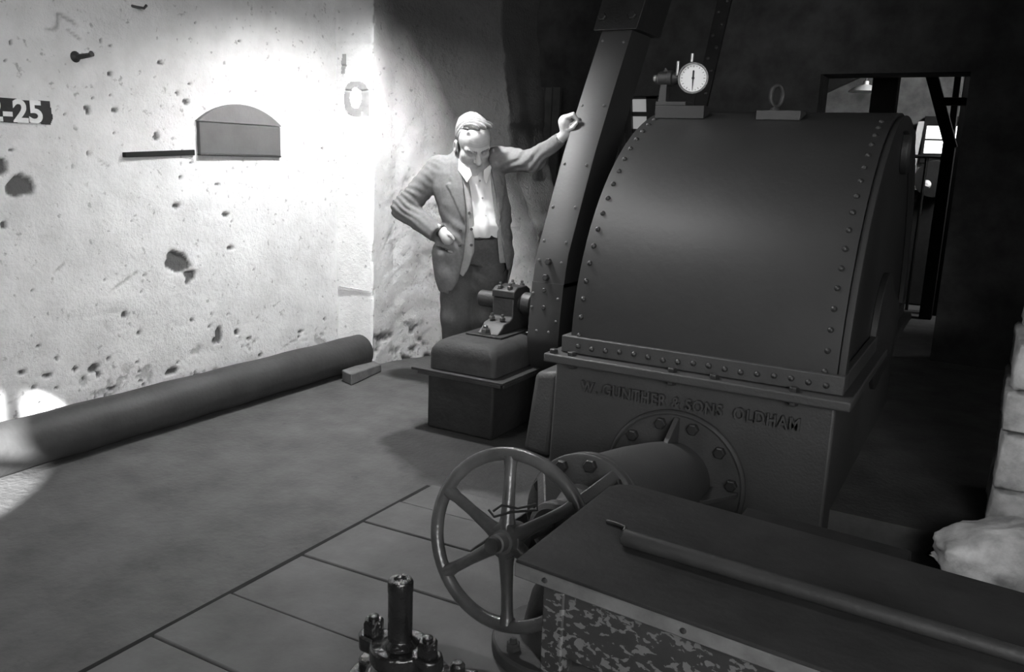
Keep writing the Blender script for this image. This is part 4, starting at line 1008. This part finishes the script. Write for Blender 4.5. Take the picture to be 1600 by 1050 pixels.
# ------------------------------------------------------------------ the man: implicit surfaces polygonised with surface nets
AZ = math.radians(31.8)
PO = np.array([-math.sin(AZ) * 4.95, math.cos(AZ) * 4.95, 0.0])
PR = np.array([math.cos(AZ), math.sin(AZ), 0.0]); PF = np.array([-math.sin(AZ), math.cos(AZ), 0.0])
def to_world(v): v = np.asarray(v, float); return PO + v[..., :1] * PR + v[..., 1:2] * PF + v[..., 2:3] * np.array([0, 0, 1.0])

def nets(fn, ax, ay, az):
    X, Y, Z = np.meshgrid(ax, ay, az, indexing='ij')
    V = fn(X, Y, Z).astype(np.float64); S = V < 0
    n = V.shape
    cnt = np.zeros(tuple(k - 1 for k in n), np.int8); acc = np.zeros(tuple(k - 1 for k in n) + (3,))
    sl = lambda o, m: slice(o, m - 1 + o)
    for a in range(3):
        b, c = [(1, 2), (0, 2), (0, 1)][a]
        for ob in (0, 1):
            for oc in (0, 1):
                i0 = [None] * 3; i1 = [None] * 3
                i0[a] = sl(0, n[a]); i1[a] = sl(1, n[a])
                i0[b] = i1[b] = sl(ob, n[b]); i0[c] = i1[c] = sl(oc, n[c])
                v0, v1 = V[tuple(i0)], V[tuple(i1)]
                cr = (v0 < 0) != (v1 < 0)
                t = np.where(cr, v0 / np.where(cr, v0 - v1, 1), 0)
                cnt += cr.astype(np.int8)
                acc[..., a] += t; acc[..., b] += ob * cr; acc[..., c] += oc * cr
    mk = cnt > 0
    idx = -np.ones(mk.shape, np.int64); idx[mk] = np.arange(mk.sum())
    I = np.argwhere(mk); fr = acc[mk] / cnt[mk][:, None]
    vs = np.stack([A[I[:, k]] + fr[:, k] * (A[I[:, k] + 1] - A[I[:, k]]) for k, A in enumerate((ax, ay, az))], -1)
    fs = []
    for a in range(3):
        b, c = [(1, 2), (2, 0), (0, 1)][a]
        sa = [slice(None)] * 3
        i0 = [slice(1, n[k] - 1) for k in range(3)]; i1 = list(i0)
        i0[a] = slice(0, n[a] - 1); i1[a] = slice(1, n[a])
        s0, s1 = S[tuple(i0)], S[tuple(i1)]
        cr = np.argwhere(s0 != s1)
        if not len(cr): continue
        fl = s0[tuple(cr.T)]
        g = cr.copy()
        for k in range(3):
            if k != a: g[:, k] += 1
        def cell(db, dc):
            q = g.copy(); q[:, b] -= db; q[:, c] -= dc; return idx[tuple(q.T)]
        q = np.stack([cell(1, 1), cell(0, 1), cell(0, 0), cell(1, 0)], -1)
        q[~fl] = q[~fl][:, ::-1]
        fs.append(q)
    return vs, np.concatenate(fs)
def ax_(lo, hi, h, *fine):
    """axis with step h, refined in the given (lo, hi, step) windows"""
    p = [lo]
    while p[-1] < hi:
        st = h
        for a, b, s in fine:
            if a - h < p[-1] < b: st = min(st, s)
        p.append(p[-1] + st)
    return np.array(p)
def smin(a, b, k):
    h = np.clip(.5 + .5 * (b - a) / k, 0, 1); return b + (a - b) * h - k * h * (1 - h)
def smax(a, b, k): return -smin(-a, -b, k)
def cone(X, Y, Z, a, b, ra, rb):
    a = np.array(a, float); b = np.array(b, float); d = b - a
    t = np.clip(((X - a[0]) * d[0] + (Y - a[1]) * d[1] + (Z - a[2]) * d[2]) / (d @ d), 0, 1)
    return np.sqrt((X - a[0] - t * d[0]) ** 2 + (Y - a[1] - t * d[1]) ** 2 + (Z - a[2] - t * d[2]) ** 2) - (ra + (rb - ra) * t)
def ell(X, Y, Z, c, r):
    k = np.sqrt(((X - c[0]) / r[0]) ** 2 + ((Y - c[1]) / r[1]) ** 2 + ((Z - c[2]) / r[2]) ** 2)
    return (k - 1) * min(r)
def loft(X, Y, Z, T):
    T = np.array(sorted(T)); f = lambda i: np.interp(Z, T[:, 0], T[:, i])
    cx, cy, rx, ry = f(1), f(2), f(3), f(4)
    p = 2.3
    k = (np.abs((X - cx) / rx) ** p + np.abs((Y - cy) / ry) ** p) ** (1 / p)
    return (k - 1) * np.minimum(rx, ry)
def sdf_mesh(name, fn, ax, ay, az, m, parent=None, smooth=2, world_tf=True):
    v, f = nets(fn, ax, ay, az)
    for _ in range(smooth):     # light Laplacian smoothing
        s = np.zeros_like(v); c = np.zeros(len(v))
        for k in range(4):
            a, b = f[:, k], f[:, (k + 1) % 4]
            np.add.at(s, a, v[b]); np.add.at(c, a, 1); np.add.at(s, b, v[a]); np.add.at(c, b, 1)
        v = v * .5 + .5 * s / np.maximum(c, 1)[:, None]
    if world_tf: v = to_world(v)
    me = bpy.data.meshes.new(name); me.from_pydata(v.tolist(), [], f.tolist()); me.update()
    bm = bmesh.new(); bm.from_mesh(me); bmesh.ops.recalc_face_normals(bm, faces=bm.faces); bm.to_mesh(me); bm.free()
    me.materials.append(m); me.shade_smooth()
    o = bpy.data.objects.new(name, me); C.objects.link(o)
    if parent: attach(o, parent)
    return o

# head frame: bowed forward, turned a little to the man's left
HC = np.array([-.072, -.065, 1.484]); HS = 1.16
hp, hy, hr_ = math.radians(37), math.radians(17), math.radians(-6)
Rm = np.array(Matrix.Rotation(hy, 3, 'Z') @ Matrix.Rotation(hr_, 3, 'Y') @ Matrix.Rotation(hp, 3, 'X'))
def to_head(X, Y, Z):
    q = np.stack([X - HC[0], Y - HC[1], Z - HC[2]], -1) @ Rm / HS
    return q[..., 0], q[..., 1], q[..., 2]
def head_sdf(X, Y, Z):
    x, y, z = to_head(X, Y, Z); s = np.abs(x)
    d = ell(x, y, z, (0, .018, .032), (.078, .100, .086))
    d = smin(d, ell(x, y, z, (0, -.035, .028), (.066, .062, .068)), .03)
    d = smin(d, ell(x, y, z, (0, -.040, -.045), (.062, .056, .076)), .03)
    d = smin(d, ell(s, y, z, (.034, -.035, -.080), (.034, .045, .030)), .03)      # jowls
    d = smin(d, ell(x, y, z, (0, -.078, -.104), (.026, .020, .018)), .025)        # chin
    d = smin(d, ell(s, y, z, (.042, -.062, -.034), (.026, .026, .024)), .02)      # cheeks
    d = smin(d, cone(s, y, z, (.008, -.096, .010), (.052, -.078, .012), .0125, .011), .012)   # brow
    d = smax(d, -ell(s, y, z, (.033, -.106, -.013), (.024, .027, .0145)), .009)    # eye sockets
    d = smin(d, ell(s, y, z, (.033, -.079, -.013), (.0135, .0135, .0115)), .004)  # lids
    d = smax(d, -cone(s, y, z, (.021, -.094, -.0165), (.045, -.088, -.0165), .0015, .0015), .002)
    d = smin(d, cone(x, y, z, (0, -.097, .004), (0, -.126, -.038), .0090, .0150), .009)      # nose
    d = smin(d, ell(s, y, z, (.014, -.108, -.042), (.010, .012, .009)), .006)
    d = smax(d, -ell(s, y, z, (.007, -.112, -.050), (.004, .005, .004)), .003)
    d = smin(d, cone(s, y, z, (0, -.097, -.066), (.022, -.088, -.070), .0065, .004), .006)   # upper lip
    d = smin(d, cone(s, y, z, (0, -.095, -.080), (.020, -.087, -.077), .0070, .004), .006)   # lower lip
    d = smax(d, -cone(s, y, z, (0, -.104, -.073), (.025, -.092, -.0735), .0022, .0018), .003)
    d = smax(d, -cone(s, y, z, (.022, -.101, -.046), (.034, -.088, -.074), .003, .002), .008)  # fold beside the mouth
    for k in range(3):   # forehead lines
        d = d + .0016 * np.exp(-((z - (.032 + .012 * k) - .10 * x * x / .05) / .0022) ** 2) * (y < -.05) * (s < .045)
    e = ell(s - .0, y + 0.25 * (s - .08), z, (.083, .010, -.030), (.012, .021, .034))   # ears
    e = smax(e, -ell(s, y, z, (.093, .004, -.028), (.010, .011, .020)), .006)
    d = smin(d, e, .006)
    return d * HS
HAND = [((.424, -.322, 1.618), (.462, -.345, 1.632), (.486, -.340, 1.606), (.458, -.322, 1.584)),
        ((.424, -.300, 1.624), (.466, -.318, 1.640), (.490, -.312, 1.610), (.460, -.296, 1.586)),
        ((.424, -.278, 1.620), (.464, -.292, 1.636), (.487, -.288, 1.607), (.458, -.274, 1.584)),
        ((.426, -.258, 1.608), (.458, -.268, 1.622), (.478, -.266, 1.598), (.454, -.254, 1.582))]
SHOULDER_R, ELB_R, WR_R = (.075, .02, 1.385), (.268, -.135, 1.388), (.432, -.285, 1.535)
SHOULDER_L, ELB_L, WR_L = (-.262, .02, 1.325), (-.468, .045, 1.085), (-.232, -.098, .968)
def body_sdf(X, Y, Z):
    d = head_sdf(X, Y, Z)
    d = smin(d, cone(X, Y, Z, (-.075, -.02, 1.40), (-.09, .02, 1.27), .062, .085), .03)
    t = loft(X, Y, Z, [(.80, -.05, .0, .14, .10), (.95, -.045, -.01, .14, .115), (1.1, -.05, -.01, .15, .115), (1.22, -.08, .005, .17, .10), (1.33, -.09, .02, .16, .085), (1.40, -.09, .02, .07, .06)])
    t = smax(smax(t, Z - 1.40, .02), .80 - Z, .02)
    d = smin(d, t, .03)
    for a, b, c, r in ((SHOULDER_L, ELB_L, WR_L, (.058, .046, .030)), (SHOULDER_R, ELB_R, WR_R, (.055, .044, .028))):
        d = smin(d, cone(X, Y, Z, a, b, r[0], r[1]), .03); d = smin(d, cone(X, Y, Z, b, c, r[1], r[2]), .02)
    # raised fist: palm, four curled fingers, thumb
    h = cone(X, Y, Z, (.433, -.288, 1.545), (.426, -.290, 1.598), .030, .037)
    h = smin(h, ell(X, Y, Z, (.425, -.290, 1.596), (.026, .046, .036)), .014)
    for p, q, r, s in HAND:
        g = np.minimum(np.minimum(cone(X, Y, Z, p, q, .0125, .0115), cone(X, Y, Z, q, r, .0112, .0102)), cone(X, Y, Z, r, s, .0100, .0090)); h = smin(h, g, .005)
    g = np.minimum(cone(X, Y, Z, (.440, -.312, 1.556), (.466, -.336, 1.570), .0145, .0120), cone(X, Y, Z, (.466, -.336, 1.570), (.482, -.346, 1.592), .0118, .0095))
    h = smin(h, g, .006)
    d = smin(d, h, .008)
    # hand going into the jacket pocket
    h = smin(cone(X, Y, Z, WR_L, (-.205, -.125, .935), .030, .034), cone(X, Y, Z, (-.205, -.126, .945), (-.194, -.134, .925), .032, .029), .012)
    for k in range(4):
        o = np.array([.011 * k - .016, .003 * k, .009 * k - .012])
        p = np.array([-.196, -.128, .926]) + o; q = p + [.006, .020, -.032]; r = q + [-.002, .026, -.022]
        h = smin(h, np.minimum(cone(X, Y, Z, p, q, .0105, .0095), cone(X, Y, Z, q, r, .0095, .0085)), .005)
    h = smin(h, np.minimum(cone(X, Y, Z, (-.205, -.140, .965), (-.180, -.168, .955), .0125, .011), cone(X, Y, Z, (-.180, -.168, .955), (-.165, -.172, .935), .011, .009)), .006)
    d = smin(d, h, .008)
    for hip, kn, an in (((-.135, .0, .86), (-.138, -.01, .47), (-.135, .03, .09)), ((.03, .0, .86), (.035, -.02, .47), (.05, .02, .09))):
        d = smin(d, cone(X, Y, Z, hip, kn, .085, .058), .03); d = smin(d, cone(X, Y, Z, kn, an, .058, .040), .02)
        d = smin(d, cone(X, Y, Z, an, (an[0], an[1] - .10, .045), .038, .030), .02)
    return d
bx_ = ax_(-.56, .54, .012, (-.18, .05, .0036), (.39, .51, .0036), (-.27, -.15, .006))
by_ = ax_(-.40, .16, .012, (-.36, -.24, .0036), (-.24, .05, .0042))
bz_ = ax_(.0, 1.70, .014, (1.27, 1.66, .0036), (.86, 1.02, .006))
person = sdf_mesh('person', body_sdf, bx_, by_, bz_, MT['skin'], None, 1)
tag(person, 'balding man in a dark open jacket and white shirt, head bowed, fist against the guard', 'person')

def hair_sdf(X, Y, Z):
    x, y, z = to_head(X, Y, Z); s = np.abs(x)
    wav = .0035 * np.sin(x * 150 + 14 * np.sin(y * 26)) + .004 * fbm(x * 30, y * 30, z * 30, 91, 2)
    d = ell(x, y, z, (0, .020, .034), (.083, .106, .094)) + .6 * wav
    # hair combed back from a high, receding line
    line = .80 * (z - .083) + .60 * (y + .028) - .10 * s + .004 * np.sin(x * 130)
    top = -line
    side = np.maximum(np.maximum(-(y - (-.008 + .35 * np.clip(.05 - z, -1, 1) * 0)), -(s - .058)), np.maximum(z - .075, -.028 - z))
    keep = np.minimum(top, side)
    keep = np.minimum(keep, np.maximum(-(y - .045), -.062 - z))
    keep = np.maximum(keep, -ell(s, y, z, (.090, .008, -.032), (.03, .027, .040)))
    crest = ell(x - .012, y, z, (0, -.022, .107), (.060, .030, .016)) + wav
    d = smax(d, keep, .006)
    d = smin(d, crest, .012)
    return d * HS
hair = sdf_mesh('hair', hair_sdf, np.arange(-.20, .06, .0036), np.arange(-.22, .10, .0036), np.arange(1.34, 1.66, .0036), MT['hair'], person, 1)
def brow_sdf(X, Y, Z):
    x, y, z = to_head(X, Y, Z); s = np.abs(x)
    return (cone(s, y, z, (.014, -.110, .013), (.052, -.090, .017), .0055, .0035) + .0012 * np.sin(x * 600)) * HS
sdf_mesh('eyebrows', brow_sdf, np.arange(-.17, .05, .003), np.arange(-.26, -.08, .003), np.arange(1.37, 1.50, .003), MT['brow'], person, 0)

# ---- clothing
JT = [(.58, -.045, .005, .195, .135), (.70, -.05, .0, .225, .150), (.84, -.052, -.008, .245, .160), (.95, -.043, -.015, .215, .160), (1.02, -.036, -.016, .202, .158),
      (1.12, -.055, -.012, .212, .152), (1.22, -.085, .0, .212, .142), (1.30, -.10, .012, .200, .124), (1.36, -.10, .02, .158, .102), (1.41, -.095, .03, .100, .080), (1.44, -.09, .035, .075, .07)]
def JL(X, Y, Z): return loft(X, Y, Z, JT)
def xl(Z): return np.interp(Z, [.60, .69, .83, .985, 1.1, 1.2, 1.30, 1.38], [-.185, -.135, -.107, -.093, -.097, -.112, -.125, -.14])
def xr(Z): return np.interp(Z, [.74, .82, .99, 1.1, 1.2, 1.33, 1.38], [.150, .130, .100, .082, .065, .035, .02])
def folds(X, Y, Z, s, f=16, amp=.004):
    return amp * fbm(X * f, Y * f, Z * f * .5, s, 3)
def sleeve(X, Y, Z, a, b, c, ra, rb, rc, seed, ph):
    a, b, c = map(np.array, (a, b, c))
    u = np.clip(((X - b[0]) * (c - b)[0] + (Y - b[1]) * (c - b)[1] + (Z - b[2]) * (c - b)[2]) / ((c - b) @ (c - b)), 0, 1)
    d = smin(cone(X, Y, Z, a, b, ra, rb), cone(X, Y, Z, b, c, rb, rc), .035)
    w = (X * 1.0 + Y * .5 - Z * .8) if ph else (X * .8 + Y * .3 + Z * 1.0)
    near = np.exp(-(((X - b[0]) ** 2 + (Y - b[1]) ** 2 + (Z - b[2]) ** 2) / .014))
    d = d + .0055 * np.sin(w * 130 + 5 * fbm(X * 9, Y * 9, Z * 9, seed, 2)) * (near * .9 + .25) + folds(X, Y, Z, seed, 20, .006)
    # cut clean at the cuff
    ax = (c - b) / np.linalg.norm(c - b); t = (X - c[0]) * ax[0] + (Y - c[1]) * ax[1] + (Z - c[2]) * ax[2]
    return smax(d, t, .004)
CUF_L = (-.262, -.083, .955); CUF_R = (.412, -.265, 1.513)
def jacket_sdf(X, Y, Z):
    d = JL(X, Y, Z) + folds(X, Y, Z, 101, 9, .012) + folds(X, Y, Z, 102, 26, .003)
    # pulled diagonal creases across the buttoned side
    d = d + .004 * np.sin((X * .7 + Z) * 75 + 4 * fbm(X * 6, Y * 6, Z * 6, 103, 2)) * np.exp(-((Z - .98) / .10) ** 2) * (Y < 0)
    # lapels lie on top of the fronts
    wl = np.interp(Z, [1.00, 1.10, 1.24, 1.25, 1.262, 1.37], [0, .045, .098, .070, .075, .05]); inl = (X > xl(Z) - wl) & (X < xl(Z)) & (Z > 1.0) & (Y < .02)
    wr_ = np.interp(Z, [1.02, 1.12, 1.24, 1.25, 1.262, 1.37], [0, .03, .060, .042, .05, .03]); inr = (X < xr(Z) + wr_) & (X > xr(Z)) & (Z > 1.02) & (Y < .02)
    d = d - .008 * (inl | inr)
    hem = .608 + .145 * np.clip((X + .15) / .30, 0, 1) ** 1.2 * np.clip((.06 - Y) / .1, 0, 1) + .05 * np.clip((X - (-.20)) / .05, 0, 1) * np.clip((xl(Z) + .0 - X) / .02 * -1 + 1, 0, 1) * 0
    d = smax(d, hem - Z, .008)
    rc = np.hypot(np.clip(X - (xl(np.full_like(X, .72)) - .06), 0, None), np.clip(.70 - Z, 0, None)) - .075      # rounded front corner
    cnr = (X > xl(np.full_like(X, .72)) - .06) & (Z < .70) & (X < .02) & (Y < 0)
    d = np.where(cnr, np.maximum(d, rc), d)
    # collar round the neck
    for a, b in (((-.165, -.055, 1.345), (-.150, .02, 1.40)), ((-.150, .02, 1.40), (-.10, .075, 1.425)), ((-.10, .075, 1.425), (-.02, .07, 1.425)), ((-.02, .07, 1.425), (.035, .02, 1.405)), ((.035, .02, 1.405), (.045, -.06, 1.345))):
        d = smin(d, cone(X, Y, Z, a, b, .022, .022), .018)
    d = smin(d, sleeve(X, Y, Z, SHOULDER_L, ELB_L, CUF_L, .078, .066, .056, 111, 0), .03)
    d = smin(d, sleeve(X, Y, Z, SHOULDER_R, ELB_R, CUF_R, .078, .057, .036, 112, 1), .025)
    # open front
    w = np.maximum(np.maximum(xl(Z) - X, X - xr(Z)), Y - .03)
    d = smax(d, -w, .006)
    neck = cone(X, Y, Z, (-.075, -.06, 1.50), (-.085, .02, 1.33), .085, .068)
    d = smax(d, -neck, .008)
    # pocket mouth under the hand
    pk = np.maximum(np.maximum(np.abs(X + .245 - .25 * (Z - .86)) - .075, np.abs(Z - .872 + .18 * (X + .245)) - .006), Y + .06)
    d = smax(d, -pk, .004)
    # hollow below the hem
    inner = np.maximum(JL(X, Y, Z) + .016, Z - .80)
    d = smax(d, -inner, .004)
    return d
jx, jy, jz = ax_(-.56, .46, .0068), ax_(-.34, .18, .0068), ax_(.57, 1.56, .0068)
jacket = sdf_mesh('jacket', jacket_sdf, jx, jy, jz, MT['jacket'], person, 1)
def xv(Z): return np.interp(Z, [.72, .765, .87, 1.035, 1.2, 1.36], [-.105, -.078, -.045, -.052, -.075, -.11])
def vest_sdf(X, Y, Z):
    d = JL(X, Y, Z) + .010 + folds(X, Y, Z, 121, 14, .005)
    side = np.maximum(X - xv(Z), -.20 - X)
    hem = .745 - .35 * np.clip(X + .08, -.2, .1) * -1 * 0 + np.abs(X + .108) * .9 - .03
    a = np.maximum(np.maximum(d, side), np.maximum(Y - .0, hem - Z))
    # the other front, a narrow strip beside the right-hand flap
    xs = np.interp(Z, [.80, .99, 1.1, 1.2, 1.33], [.100, .078, .060, .045, .03])
    b = np.maximum(np.maximum(d, np.maximum(xs - X, X - .16)), np.maximum(Y, .80 - Z))
    a = np.minimum(a, b)
    return np.maximum(np.maximum(a, Z - 1.33), -(JL(X, Y, Z) + .030))
vest = sdf_mesh('waistcoat', vest_sdf, ax_(-.22, .18, .0055), ax_(-.20, .03, .0055), ax_(.69, 1.36, .0065), MT['waistcoat'], person, 1)
def shirt_sdf(X, Y, Z):
    b = JL(X, Y, Z) + .021 - .014 * np.exp(-((Z - 1.0) / .06) ** 2) * np.exp(-((X - .03) / .08) ** 2)
    d = b + folds(X, Y, Z, 131, 13, .010) + .0035 * np.sin((X * .9 + Z * .35) * 120 + 4 * fbm(X * 7, Y * 7, Z * 7, 132, 2)) * np.exp(-((Z - 1.0) / .12) ** 2)
    d = d - .003 * (np.abs(X - np.interp(Z, [.95, 1.3], [.03, -.025])) < .014)
    d = smin(d, cone(X, Y, Z, (-.075, -.01, 1.385), (-.085, .01, 1.29), .064, .09), .02)
    neck = cone(X, Y, Z, (-.06, -.10, 1.40), (-.065, -.06, 1.31), .060, .030)
    d = smax(d, -neck, .006)
    return smax(smax(d, Z - 1.40, .005), .945 - Z, .006)
shirt = sdf_mesh('shirt', shirt_sdf, ax_(-.26, .19, .006), ax_(-.20, .14, .006), ax_(.93, 1.42, .006), MT['shirt'], person, 1)
def collar_flap(pts, th=.006):
    P_ = [np.array(p, float) for p in pts]; n = np.cross(P_[1] - P_[0], P_[2] - P_[0]); n = n / np.linalg.norm(n) * th
    mb = MB(); A_ = to_world(np.array(P_)); B_ = to_world(np.array([p + n for p in P_])); k = len(P_)
    return mb.add(list(A_) + list(B_), [tuple(range(k)), tuple(range(2 * k - 1, k - 1, -1))] + [(i, i + k, (i + 1) % k + k, (i + 1) % k) for i in range(k)])
collar_flap([(-.150, -.060, 1.385), (-.150, -.105, 1.320), (-.097, -.158, 1.252), (-.070, -.150, 1.292), (-.085, -.120, 1.335)]).build('shirt_collar', MT['shirt'], person, .002)
collar_flap([(.040, -.060, 1.365), (.030, -.108, 1.312), (.008, -.150, 1.252), (-.008, -.150, 1.285), (-.006, -.122, 1.325)]).build('shirt_collar', MT['shirt'], person, .002)
def trouser_sdf(X, Y, Z):
    w = loft(X, Y, Z, [(.80, -.055, .0, .165, .128), (.88, -.035, -.008, .165, .142), (.985, -.02, -.014, .152, .140)])
    w = smax(w, Z - .978, .006); w = smax(w, .78 - Z, .02)
    d = w
    for hip, kn, an, r in (((-.135, .0, .84), (-.135, -.01, .46), (-.132, .03, .06), (.122, .098, .088)), ((.025, .0, .84), (.035, -.02, .46), (.052, .02, .06), (.112, .095, .088))):
        d = smin(d, smin(cone(X, Y, Z, hip, kn, r[0], r[1]), cone(X, Y, Z, kn, an, r[1], r[2]), .03), .02)
    d = d + folds(X, Y, Z, 141, 9, .012) + .004 * np.sin((X * .6 + Z * .9) * 70 + 4 * fbm(X * 5, Y * 5, Z * 5, 142, 2)) * np.exp(-((Z - .70) / .16) ** 2)
    d = smax(d, .055 - Z, .004)
    return d
trousers = sdf_mesh('trousers', trouser_sdf, ax_(-.30, .19, .008), ax_(-.19, .17, .008), ax_(.04, 1.0, .008), MT['trousers'], person, 1)
def belt_sdf(X, Y, Z):
    w = loft(X, Y, Z, [(.88, -.035, -.008, .169, .147), (.99, -.02, -.014, .158, .146)])
    zc = .955 + .10 * X
    return np.maximum(np.maximum(w, np.abs(Z - zc) - .019 + .002 * np.sin(X * 90)), -(w + .016))
sdf_mesh('belt', belt_sdf, ax_(-.23, .17, .006), ax_(-.19, .16, .006), ax_(.90, 1.0, .0045), MT['leather'], person, 0)
bt = MB().lathe([(.0085, -.004), (.0085, .002), (.006, .0045), (0, .004)], (0, 0, 0), (0, 0, 1), 14).mesh('waistcoat_button', MT['leather'])
def front_y(x, z, off):
    yy = np.linspace(-.22, 0, 300); v = JL(np.full_like(yy, x), yy, np.full_like(yy, z)) + off
    return float(yy[np.argmax(v < 0)])
bp_ = []
for x, z in ((-.080, 1.085), (-.066, .995), (-.064, .905)):
    p = np.array([x, front_y(x, z, .010) - .003, z]); bp_.append((tuple(to_world(p)), tuple(-PF)))
scatter('waistcoat_button', bt, bp_, vest)
bj = []
for x, z in ((-.128, .985), (-.13, .90)):
    p = np.array([x, front_y(x, z, 0) - .004, z]); bj.append((tuple(to_world(p)), tuple(-PF)))
scatter('jacket_button', MB().lathe([(.009, -.004), (.009, .002), (.006, .004), (0, .0035)], (0, 0, 0), (0, 0, 1), 14).mesh('jacket_button', MT['leather']), bj, jacket)
sb = []
for x, z in ((-.025, 1.265), (-.008, 1.17), (.012, 1.07)):
    p = np.array([x, front_y(x, z, .021) - .006, z]); sb.append((tuple(to_world(p)), tuple(-PF)))
scatter('shirt_button', MB().lathe([(.006, -.003), (.006, .001), (0, .002)], (0, 0, 0), (0, 0, 1), 12).mesh('shirt_button', MT['waistcoat']), sb, shirt)
def watch_sdf(X, Y, Z):
    a = np.array(WR_L); b = np.array(ELB_L); ax = (b - a) / np.linalg.norm(b - a)
    c = a + ax * .012
    t = (X - c[0]) * ax[0] + (Y - c[1]) * ax[1] + (Z - c[2]) * ax[2]
    r = np.sqrt(np.maximum((X - c[0]) ** 2 + (Y - c[1]) ** 2 + (Z - c[2]) ** 2 - t * t, 0))
    return np.maximum(np.abs(r - .034) - .003, np.abs(t) - .008)
sdf_mesh('wrist_strap', watch_sdf, ax_(-.30, -.17, .004), ax_(-.16, -.04, .004), ax_(.90, 1.03, .004), MT['leather'], person, 0)
for an in ((-.132, .03), (.052, .02)):
    def shoe_sdf(X, Y, Z, an=an):
        d = ell(X, Y, Z, (an[0], an[1] - .13, .035), (.046, .10, .045)); d = smin(d, ell(X, Y, Z, (an[0], an[1] - .01, .05), (.042, .075, .06)), .03)
        return smax(smin(d, cone(X, Y, Z, (an[0], an[1], .05), (an[0], an[1], .10), .052, .05), .02), -Z + .001, .002)
    sdf_mesh('shoe', shoe_sdf, np.arange(an[0] - .07, an[0] + .07, .007), np.arange(-.24, .14, .007), np.arange(-.012, .14, .007), MT['leather'], person, 1)

# ------------------------------------------------------------------ give every one-mesh thing an origin at its own base
bpy.context.view_layer.update()
for o in list(bpy.context.scene.objects):
    if o.parent is None and o.type == 'MESH' and o.get('category') and o.location.length < 1e-6:
        co = np.array([v.co[:] for v in o.data.vertices]); lo, hi = co.min(0), co.max(0)
        c = Vector(((lo[0] + hi[0]) / 2, (lo[1] + hi[1]) / 2, lo[2]))
        o.data.transform(Matrix.Translation(-c)); o.location = c
        for ch in o.children: ch.matrix_parent_inverse = Matrix.Translation(-c)
